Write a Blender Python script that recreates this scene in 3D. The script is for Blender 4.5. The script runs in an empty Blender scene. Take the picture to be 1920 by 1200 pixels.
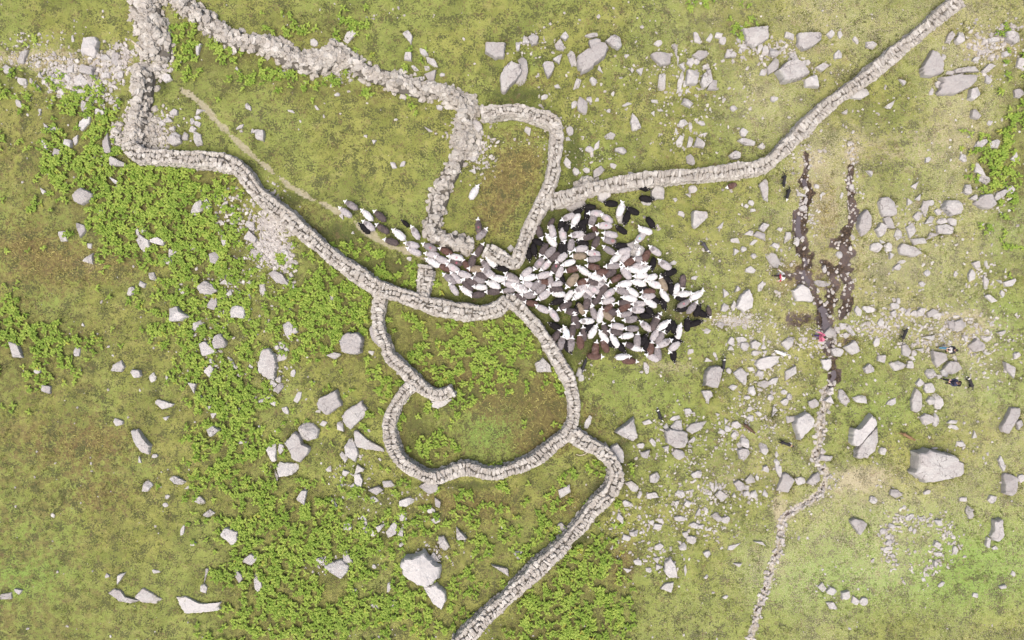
import bpy, math, random
import numpy as np
from mathutils import noise as mnoise, Vector

random.seed(7)
RNG = np.random.default_rng(11)
S = bpy.context.scene
COL = S.collection
R = math.radians

# ------------------------------------------------------------------ camera
HCAM = 52.0            # height of the drone over the hillside (metres)
MPP = 0.04             # metres of ground per photograph pixel (1920 wide)
cd = bpy.data.cameras.new('camera')
cam = bpy.data.objects.new('camera', cd)
COL.objects.link(cam)
cam.location = (0, 0, HCAM)
cam.rotation_euler = (0, 0, 0)
cd.sensor_fit = 'HORIZONTAL'
cd.sensor_width = 36
cd.lens = 18 * HCAM / (960 * MPP)
cd.clip_end = 3000
S.camera = cam

# ------------------------------------------------------------------ world, sun, exposure
SUN_EL, SUN_AZ = 70, 200
w = bpy.data.worlds.new('World'); S.world = w; w.use_nodes = True
nt = w.node_tree
sky = nt.nodes.new('ShaderNodeTexSky')
sky.sky_type = 'NISHITA'; sky.sun_disc = False
sky.sun_elevation = R(SUN_EL); sky.sun_rotation = R(SUN_AZ)
sky.air_density = 0.7; sky.dust_density = 6.0; sky.ozone_density = 0.6
bg = nt.nodes['Background']; bg.inputs['Strength'].default_value = 0.15
nt.links.new(sky.outputs['Color'], bg.inputs['Color'])
sd = bpy.data.lights.new('sun', 'SUN'); sd.energy = 1.15; sd.angle = R(34); sd.color = (1.0, 0.955, 0.90)
sun = bpy.data.objects.new('sun', sd); COL.objects.link(sun)
sun.rotation_euler = (R(90 - SUN_EL), 0, R(180 - SUN_AZ))
S.view_settings.view_transform = 'Standard'
S.view_settings.look = 'None'
S.view_settings.exposure = 0.52
S.view_settings.gamma = 1.0

# ------------------------------------------------------------------ helpers
def P(px, py, h=0.0):
    """photograph pixel of a point h metres above the ground -> world x, y"""
    k = 1 - h / HCAM
    return ((px - 960) * MPP * k, (600 - py) * MPP * k)

def parse(txt, n):
    out = []
    for it in txt.replace('\n', ' ').split(';'):
        it = it.strip()
        if not it: continue
        t = it.split(',')
        out.append(tuple([float(v) for v in t[:n]] + [v.strip() for v in t[n:]]))
    return out

def pts(txt):
    return [tuple(float(v) for v in p.split(',')) for p in txt.split()]

def mesh_np(name, V, F, attrs=None, smooth=False, corner=None):
    """V (n,3), F list of int arrays (m,k) ; attrs name->(n,) floats or (n,3) colours"""
    me = bpy.data.meshes.new(name)
    V = np.asarray(V, np.float32)
    me.vertices.add(len(V)); me.vertices.foreach_set('co', V.ravel())
    if not isinstance(F, list): F = [F]
    F = [np.asarray(f, np.int32) for f in F if len(f)]
    tot = sum(f.size for f in F); nf = sum(len(f) for f in F)
    me.loops.add(tot); me.loops.foreach_set('vertex_index', np.concatenate([f.ravel() for f in F]))
    me.polygons.add(nf)
    lt = np.concatenate([np.full(len(f), f.shape[1], np.int32) for f in F])
    ls = np.concatenate([[0], np.cumsum(lt)[:-1]]).astype(np.int32)
    me.polygons.foreach_set('loop_start', ls)
    me.polygons.foreach_set('loop_total', lt)
    me.polygons.foreach_set('use_smooth', np.full(nf, bool(smooth)))
    me.update(calc_edges=True)
    for k, v in (attrs or {}).items():
        v = np.asarray(v, np.float32)
        if v.ndim == 1:
            a = me.attributes.new(k, 'FLOAT', 'POINT'); a.data.foreach_set('value', v)
        else:
            a = me.attributes.new(k, 'FLOAT_VECTOR', 'POINT'); a.data.foreach_set('vector', v.ravel())
    return me

def link(name, me, mat=None, parent=None, loc=(0, 0, 0)):
    o = bpy.data.objects.new(name, me); COL.objects.link(o)
    o.location = loc
    if mat is not None: me.materials.clear(); me.materials.append(mat)
    if parent is not None: o.parent = parent
    return o

def tag(o, label=None, cat=None, group=None, kind=None):
    if label: o['label'] = label
    if cat: o['category'] = cat
    if group: o['group'] = group
    if kind: o['kind'] = kind
    return o

def dense(poly, step):
    poly = np.asarray(poly, float); out = [poly[0]]
    for a, b in zip(poly[:-1], poly[1:]):
        n = max(1, int(np.hypot(*(b - a)[:2]) / step))
        for i in range(1, n + 1): out.append(a + (b - a) * i / n)
    return np.array(out)

def smooth_line(p, it=2):
    p = np.asarray(p, float)
    for _ in range(it):
        q = [p[0]]
        for a, b in zip(p[:-1], p[1:]): q += [a * .75 + b * .25, a * .25 + b * .75]
        q.append(p[-1]); p = np.array(q)
    return p

def inpoly(x, y, poly):
    poly = np.asarray(poly); r = np.zeros(np.shape(x), bool); j = len(poly) - 1
    for i in range(len(poly)):
        xi, yi = poly[i]; xj, yj = poly[j]
        c = ((yi > y) != (yj > y)) & (x < (xj - xi) * (y - yi) / (yj - yi + 1e-12) + xi)
        r ^= c; j = i
    return r

def vnoise(x, y, s, seed=0):
    """cheap smooth value noise in 0..1 (numpy)"""
    g = np.random.default_rng(seed).random((257, 257))
    u = np.asarray(x) / s + 1000.3; v = np.asarray(y) / s + 1000.7
    i = np.floor(u).astype(int); j = np.floor(v).astype(int)
    fu = u - i; fv = v - j
    fu = fu * fu * (3 - 2 * fu); fv = fv * fv * (3 - 2 * fv)
    i %= 256; j %= 256
    return (g[i, j] * (1 - fu) + g[i + 1, j] * fu) * (1 - fv) + (g[i, j + 1] * (1 - fu) + g[i + 1, j + 1] * fu) * fv

def dist_line(x, y, line):
    d = np.full(np.shape(x), 1e9); wv = np.zeros(np.shape(x))
    for a, b in zip(line[:-1], line[1:]):
        ax, ay, bx, by = a[0], a[1], b[0], b[1]
        L2 = (bx - ax) ** 2 + (by - ay) ** 2 + 1e-9
        t = np.clip(((x - ax) * (bx - ax) + (y - ay) * (by - ay)) / L2, 0, 1)
        dd = np.hypot(x - ax - t * (bx - ax), y - ay - t * (by - ay))
        ww = a[2] + (b[2] - a[2]) * t if len(a) > 2 else np.zeros_like(dd)
        m = dd < d
        d = np.where(m, dd, d); wv = np.where(m, ww, wv)
    return d, wv

# ------------------------------------------------------------------ materials
def new_mat(name, rough=0.9, spec=0.2):
    m = bpy.data.materials.new(name); m.use_nodes = True
    b = m.node_tree.nodes['Principled BSDF']
    b.inputs['Roughness'].default_value = rough
    b.inputs['Specular IOR Level'].default_value = spec
    return m, m.node_tree, b

class N:
    """tiny node builder"""
    def __init__(s, t): s.t = t
    def add(s, typ, **kw):
        n = s.t.nodes.new(typ)
        for k, v in kw.items(): setattr(n, k, v)
        return n
    def set(s, sock, v):
        if hasattr(v, 'is_output'): s.t.links.new(v, sock)
        elif v is not None: sock.default_value = v
    def noise(s, vec, scale, detail=3, rough=.55, dist=0.0):
        n = s.add('ShaderNodeTexNoise'); s.set(n.inputs['Vector'], vec)
        n.inputs['Scale'].default_value = scale; n.inputs['Detail'].default_value = detail
        n.inputs['Roughness'].default_value = rough; n.inputs['Distortion'].default_value = dist
        return n.outputs['Fac']
    def vor(s, vec, scale, out='Distance', feat='F1'):
        n = s.add('ShaderNodeTexVoronoi', feature=feat); s.set(n.inputs['Vector'], vec)
        n.inputs['Scale'].default_value = scale
        return n.outputs[out]
    def math(s, op, a, b=None, clamp=False):
        n = s.add('ShaderNodeMath', operation=op, use_clamp=clamp)
        s.set(n.inputs[0], a); s.set(n.inputs[1], b); return n.outputs[0]
    def step(s, v, lo, hi, a=0.0, b=1.0):
        n = s.add('ShaderNodeMapRange'); n.interpolation_type = 'SMOOTHSTEP'
        s.set(n.inputs['Value'], v)
        for k, q in (('From Min', lo), ('From Max', hi), ('To Min', a), ('To Max', b)): s.set(n.inputs[k], q)
        return n.outputs['Result']
    def mix(s, f, a, b, mode='MIX'):
        n = s.add('ShaderNodeMix', data_type='RGBA', blend_type=mode)
        s.set(n.inputs[0], f)
        for k, v in ((6, a), (7, b)):
            if isinstance(v, tuple) and len(v) == 3: v = v + (1,)
            s.set(n.inputs[k], v)
        return n.outputs[2]
    def attr(s, name, typ='GEOMETRY', out='Fac'):
        n = s.add('ShaderNodeAttribute', attribute_name=name, attribute_type=typ); return n.outputs[out]
    def bump(s, h, strength, dist, bsdf):
        n = s.add('ShaderNodeBump'); n.inputs['Strength'].default_value = strength; n.inputs['Distance'].default_value = dist
        s.set(n.inputs['Height'], h); s.t.links.new(n.outputs['Normal'], bsdf.inputs['Normal'])
    def pos(s): return s.add('ShaderNodeNewGeometry').outputs['Position']
    def objc(s): return s.add('ShaderNodeTexCoord').outputs['Object']

def mat_rock(name, base, warm, lichen=.5, rnd_attr=None, moss=0.0):
    m, t, b = new_mat(name, .92, .15); n = N(t); p = n.pos()
    f1 = n.noise(p, 1.3, 4); f2 = n.noise(p, 9, 5, .65); f3 = n.noise(p, 30, 3, .6)
    c = n.mix(n.step(f1, .40, .60), base, warm)
    c = n.mix(n.step(f2, .54, .66, 0, .55), c, tuple(v * .60 for v in base))
    c = n.mix(n.step(f2, .46, .34, 0, lichen), c, (.58, .575, .55))
    c = n.mix(n.step(f3, .58, .68, 0, .6), c, (.17, .155, .15))
    wv = n.add('ShaderNodeVectorMath', operation='ADD'); t.links.new(p, wv.inputs[0])
    nc = n.add('ShaderNodeTexNoise'); t.links.new(p, nc.inputs['Vector']); nc.inputs['Scale'].default_value = 1.7; nc.inputs['Detail'].default_value = 4
    sc_ = n.add('ShaderNodeVectorMath', operation='SCALE'); t.links.new(nc.outputs['Color'], sc_.inputs[0]); sc_.inputs['Scale'].default_value = .9; t.links.new(sc_.outputs[0], wv.inputs[1])
    cr = n.vor(wv.outputs[0], 1.25, 'Distance', 'DISTANCE_TO_EDGE')
    c = n.mix(n.math('MULTIPLY', n.step(cr, .030, .006, 0, .75), n.step(n.noise(p, .9, 2), .42, .55)), c, (.085, .075, .07))
    if moss:
        c = n.mix(n.step(n.noise(p, 2.6, 4), .60, .72, 0, moss), c, (.20, .21, .07))
    if rnd_attr:
        a = n.attr(rnd_attr)
        c = n.mix(n.step(a, 0, 1, .0, .55), c, tuple(v * .72 for v in warm))
        c = n.mix(n.step(a, .35, 0, 0, .5), c, (.60, .58, .53))
    else:
        oi = n.add('ShaderNodeObjectInfo').outputs['Random']
        c = n.mix(n.step(oi, .45, 1, 0, .6), c, (.31, .288, .275))
        c = n.mix(n.step(oi, .40, 0, 0, .6), c, (.56, .545, .525))
    t.links.new(c, b.inputs['Base Color'])
    n.bump(n.math('ADD', n.math('MULTIPLY', f2, .6), n.math('MULTIPLY', f3, .4)), .6, .05, b)
    return m

ROCK = mat_rock('boulder_stone', (.450, .437, .412), (.392, .368, .348), .55)
WALLST = mat_rock('wall_stone', (.50, .475, .42), (.42, .385, .335), .5, 'rnd', .25)
RUBBLE = mat_rock('rubble_stone', (.53, .505, .465), (.44, .405, .37), .5, 'rnd')
m, t, b = new_mat('wall_core_earth'); n = N(t)
t.links.new(n.mix(n.noise(n.pos(), 6), (.10, .09, .075), (.17, .155, .13)), b.inputs['Base Color'])
CORE = m

def plain(name, col, rough=.8, var=.25, scale=25, spec=.2):
    m, t, b = new_mat(name, rough, spec); n = N(t)
    f = n.noise(n.objc(), scale, 3)
    t.links.new(n.mix(f, tuple(v * (1 - var) for v in col), tuple(min(1, v * (1 + var)) for v in col)), b.inputs['Base Color'])
    return m

# ------------------------------------------------------------------ terrain
CHAN = [  # wet peaty channels: pixel x, y, width, depth, mud, water
    (pts("1512,292,7 1516,310,6 1508,335,10 1518,360,15 1505,390,14 1500,420,15 1500,445,16 1505,470,11 1513,490,17 1511,515,24 1516,535,14"), .28, 1),
    (pts("1597,312,5 1595,345,7 1597,375,13 1599,400,12 1593,430,11 1585,455,25 1590,480,19 1580,505,19 1591,540,11 1590,570,12 1580,592,15"), .30, 1),
    (pts("1562,457,12 1574,454,16 1586,452,18"), .2, 1),
    (pts("1545,492,7 1562,512,15 1564,540,15 1556,565,17 1551,590,16"), .24, 1),
    (pts("1516,535,12 1527,552,14 1540,575,20 1552,598,26 1554,622,21 1555,642,18 1559,662,15 1562,682,9 1566,702,17 1560,718,8"), .30, 1),
    (pts("1560,718,7 1548,735,9 1545,760,9 1540,790,10 1535,830,10 1530,862,11 1544,882,9 1550,892,7 1545,915,7 1526,935,9 1492,955,8 1468,970,9 1462,1000,8 1460,1030,8 1448,1060,8 1440,1090,8 1430,1120,8 1420,1145,8 1408,1200,8"), .22, 0),
]
CHAN_W = [(np.array([[*P(x, y), w * MPP * .5] for x, y, w in L]), d, m) for L, d, m in CHAN]

def relief(x, y):
    x = np.asarray(x, float); y = np.asarray(y, float)
    z = .22 * (vnoise(x, y, 14, 1) - .5) + .10 * (vnoise(x, y, 4.2, 2) - .5) + .05 * (vnoise(x, y, 1.3, 3) - .5)
    return z

def channel(x, y):
    x = np.asarray(x, float); y = np.asarray(y, float)
    dep = np.zeros(x.shape); mud = np.zeros(x.shape); grav = np.zeros(x.shape)
    jit = (vnoise(x, y, .6, 5) - .5) * 1.1 + (vnoise(x, y, .22, 6) - .5) * .7
    for L, d, m in CHAN_W:
        dd, ww = dist_line(x, y, L)
        e = dd + jit * np.minimum(ww * 1.9, .7)
        k = np.clip(1.35 - e / np.maximum(ww, .05), 0, 1)
        dep = np.maximum(dep, d * k)
        if m: mud = np.maximum(mud, np.clip(1.65 - e / (ww + .06), 0, 1))
        else:
            grav = np.maximum(grav, np.clip(1.7 - e / (ww + .06), 0, 1)); mud = np.maximum(mud, .8 * np.clip(.85 - e / (ww * .55), 0, 1))
    return dep, mud, grav

def gz(x, y):
    return relief(x, y) - channel(x, y)[0]

def gz1(x, y):
    return float(gz(np.array([x]), np.array([y]))[0])
# ------------------------------------------------------------------ measured layout (photograph pixels)
WALLS = dict(
 north=("262,-40 262,0 270,45 285,62 283,85 278,104", 52, .9, 1),
 left=("241,268 246,284 262,290 287,290 337,294 387,298 425,302 450,318 466,345 480,362 494,374 517,392 542,413 580,446 620,481 660,508 692,532 712,543 742,550 775,562 795,570 830,578 867,585 905,587 935,579 950,564", 26, 1.25, 0),
 upright=("258,128 256,150 257,172 252,195 248,215 246,240 243,262", 34, 1.05, 1),
 fold=("950,560 966,568 988,592 1003,608 1017,627 1035,655 1052,686 1067,711 1075,740 1079,770 1075,795 1066,814 1052,826 1030,843 1007,862 982,875 955,883 930,891 907,891 885,882 866,880 842,890 815,899 795,894 775,884 754,871 736,848 727,815 728,790 738,765 752,742 768,724", 21, 1.2, 0),
 spur=("711,556 707,575 705,595 707,612 712,632 724,650 724,664 735,676 755,693 772,711 792,730 810,741 830,742 845,733", 20, 1.15, 0),
 lower=("1074,814 1088,827 1110,838 1130,848 1147,864 1156,882 1157,902 1148,923 1130,941 1110,962 1092,988 1067,1013 1040,1041 1010,1068 982,1095 955,1122 935,1140 900,1172 860,1210", 25, 1.25, 0),
 upper=("290,-40 335,0 385,35 418,60 440,70 465,74 485,73 507,85 530,103 560,112 592,117 625,98 645,98 665,118 692,132 720,138 750,152 780,161 807,163 830,163 850,177 868,190", 28, .95, 1),
 penleft=("872,198 870,222 863,242 870,265 860,285 850,306 830,342 822,368 815,395 808,422 800,436 830,447 856,455 884,459", 27, 1.1, 1),
 penright=("912,467 932,477 956,492 968,492 976,470 988,437 1003,405 1018,380 1023,365 1032,342 1038,325 1042,285 1045,255 1044,230 1031,219 1010,214 985,207 965,203 942,206 905,209", 22, 1.3, 0),
 boundary=("1034,376 1067,368 1092,358 1115,350 1147,344 1185,339 1230,332 1292,327 1335,323 1385,315 1417,314 1433,308 1447,303 1472,279 1502,249 1535,215 1565,188 1595,167 1625,145 1655,121 1682,98 1710,75 1732,58 1765,28 1800,0", 23, 1.25, 0),
 stub=("799,500 795,527 792,552", 24, 1.1, 0),
)
# large boulders: outline in pixels relative to a 4x tile origin (x0 y0 | outline)
POLY = """0 60|620,40 700,25 725,60 715,140 690,180 600,150
480 60|1720,75 1870,75 1860,185 1790,190 1715,140
0 0|937,143 946,126 960,114 975,122 979,136 968,150 958,158 948,172 939,168|1
0 0|970,109 979,103 988,112 991,132 984,155 972,161 967,155 978,140 976,122|1
960 60|575,60 640,45 700,80 720,110 700,180 620,240 560,290 525,300 490,230 490,180 560,130 600,125
960 60|700,60 770,5 815,30 830,90 800,125 750,100
960 60|230,230 260,210 310,220 320,260 290,320 270,340 245,290
960 60|1045,165 1080,140 1210,150 1190,230 1120,245 1070,205
960 60|1355,165 1400,135 1475,135 1475,175 1410,210
960 60|1600,190 1615,120 1690,160 1680,185
0 0|1393,52 1440,48 1442,72 1430,78 1415,87 1402,80|1
960 60|905,605 945,650 975,715 905,740 890,670
1440 60|70,290 150,215 220,205 270,240 315,310 230,350 120,375
1440 60|285,345 375,310 385,410 290,405
1440 60|230,0 410,0 400,60 330,110 270,130 230,90
1440 60|1155,270 1230,140 1270,150 1315,240 1305,310 1230,335 1165,330
1440 60|1280,470 1310,340 1420,320 1560,325 1560,370 1500,420 1420,460
1440 60|1505,500 1520,430 1570,410 1610,460 1540,510
1440 60|1770,0 1890,0 1895,60 1850,90 1790,60
0 330|520,140 600,85 690,130 680,170 600,215 530,185
0 330|560,345 640,370 640,410 600,460
0 330|1465,830 1520,780 1580,810 1615,860 1580,890 1490,880
0 330|1540,985 1580,910 1615,890 1625,960 1600,1005
0 330|1715,1000 1740,970 1820,975 1835,1020 1825,1065 1730,1060
0 330|1240,990 1310,975 1350,1020 1410,1050 1350,1085 1270,1090
480 330|85,730 130,705 195,735 255,825 150,800
960 330|1355,260 1460,265 1470,310 1380,395 1355,360
960 330|1855,60 1900,20 1925,30 1925,190 1890,170
960 330|1685,980 1720,890 1780,840 1810,920 1800,990 1740,1020
960 330|860,510 920,480 1000,540 990,610 930,640 870,580
960 330|640,110 740,100 745,150 690,190 650,180
960 330|390,215 540,180 560,215 480,260 430,265
1440 330|190,860 255,810 310,840 350,930 330,945 215,935
1440 330|835,200 860,160 910,155 950,190 970,270 940,300 865,300
1440 330|675,370 700,290 740,250 775,310 775,390 740,440 715,450
1440 330|985,540 1010,505 1100,530 1170,575 1100,605 1000,585
1440 330|1325,235 1345,180 1430,180 1460,240 1440,285 1380,295
1440 330|1555,200 1620,135 1680,135 1720,210 1680,245 1620,240
0 600|820,385 845,335 905,300 930,350 910,390
0 600|1150,620 1175,595 1235,610 1295,630 1280,655 1215,670
0 600|975,830 1030,820 1080,890 1125,940 1110,1010 1060,1000 1010,920
480 600|195,30 240,5 275,40 265,110 240,155 210,100
480 600|10,350 40,225 90,215 135,260 150,340 130,450 80,440 20,400
480 600|625,150 680,95 770,95 800,130 785,250 720,260 640,235
480 600|845,70 880,20 960,60 975,110 940,185 910,195 870,150
480 600|455,630 480,585 600,525 640,640 535,715 470,670
480 600|640,730 670,680 790,610 830,670 815,720 700,825 660,780
480 600|305,810 350,770 420,780 470,830 450,890 380,915 320,880
480 600|210,920 285,840 330,880 340,930 400,960 390,1000 320,1075 265,1040 250,980
480 600|70,980 100,930 145,930 145,1065 110,1065
480 600|655,960 700,875 735,920 765,1000 740,1065 670,1020
480 600|730,830 760,830 830,895 960,970 955,992 760,960 740,930
480 600|1310,610 1400,600 1480,590 1420,640 1360,668 1320,650
960 600|170,330 235,280 290,340 300,390 190,395
960 600|770,845 915,735 940,880 910,910 800,860
960 600|730,960 790,925 840,990 840,1080 760,1060
960 600|1185,800 1230,755 1275,750 1275,830 1220,835
960 600|1145,830 1190,815 1310,840 1325,900 1290,955 1220,960 1160,920
960 600|1300,820 1350,775 1465,755 1420,820 1350,855
960 600|1440,490 1455,390 1490,350 1560,345 1580,370 1545,510
960 600|1660,400 1720,350 1765,400 1760,470 1745,490 1690,440
960 600|1420,530 1490,525 1510,570 1478,590 1475,635 1440,580
0 0|1416,682 1425,672 1445,667 1464,668 1462,680 1445,690 1425,694|1
1440 600|100,175 150,130 205,125 185,180 150,230
1440 600|565,210 655,150 695,230 640,265
1440 600|400,300 470,290 480,350 450,385 415,360
1440 600|1515,190 1570,140 1630,180 1620,230 1550,240
1440 600|920,325 990,305 1045,340 1030,370 960,385
1440 600|1240,230 1340,250 1350,290 1285,365 1250,310
1440 600|1325,360 1360,310 1420,310 1480,370 1400,410 1340,400
1440 600|1075,590 1110,510 1150,550 1155,660 1125,695 1080,680
1440 600|195,780 220,730 295,690 340,740 325,800 230,895
1440 600|620,900 635,810 680,820 770,705 815,770 740,860 680,940 640,945
1440 600|680,940 740,870 825,800 825,880 800,980 740,1030 660,1040 655,990
0 0|1716,870 1720,848 1742,844 1790,853 1806,868 1807,885 1800,895 1757,901 1737,905 1716,891|1
1440 600|1745,800 1820,655 1890,660 1890,700 1800,850 1750,835
0 870|1650,530 1690,475 1780,510 1780,580 1735,610
0 0|203,1112 214,1104 226,1108 234,1120 250,1124 262,1127 245,1132 222,1127|1
0 0|250,1122 258,1112 268,1103 285,1113 302,1125 290,1133 265,1130|1
0 0|331,1120 350,1119 372,1130 400,1135 415,1128 410,1145 345,1150|1
480 870|140,20 170,-10 310,0 320,40 260,90 170,100
480 870|295,265 340,200 380,200 360,310
480 870|1215,170 1260,140 1370,150 1365,200 1300,225
480 870|1085,745 1120,700 1200,690 1250,660 1310,720 1390,790 1360,870 1270,920 1180,880 1095,830
480 870|1255,920 1350,895 1420,960 1425,1020 1390,1085 1330,1040 1290,970
480 870|505,765 570,735 640,720 700,760 690,800 640,860 580,820
960 870|845,140 895,125 955,170 945,210 900,205
960 870|1140,800 1150,740 1190,705 1225,750 1245,855 1180,860
960 870|1115,945 1150,900 1215,890 1200,970
1440 870|70,205 110,80 140,65 205,120 150,215
1440 870|285,145 340,80 390,60 395,120 340,160
1440 870|615,430 640,405 720,425 755,460 685,535
1440 870|1770,90 1785,68 1870,95 1850,200 1820,235 1765,220
1440 870|1690,420 1745,410 1760,540 1730,580 1690,575 1670,545 1690,490"""
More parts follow.
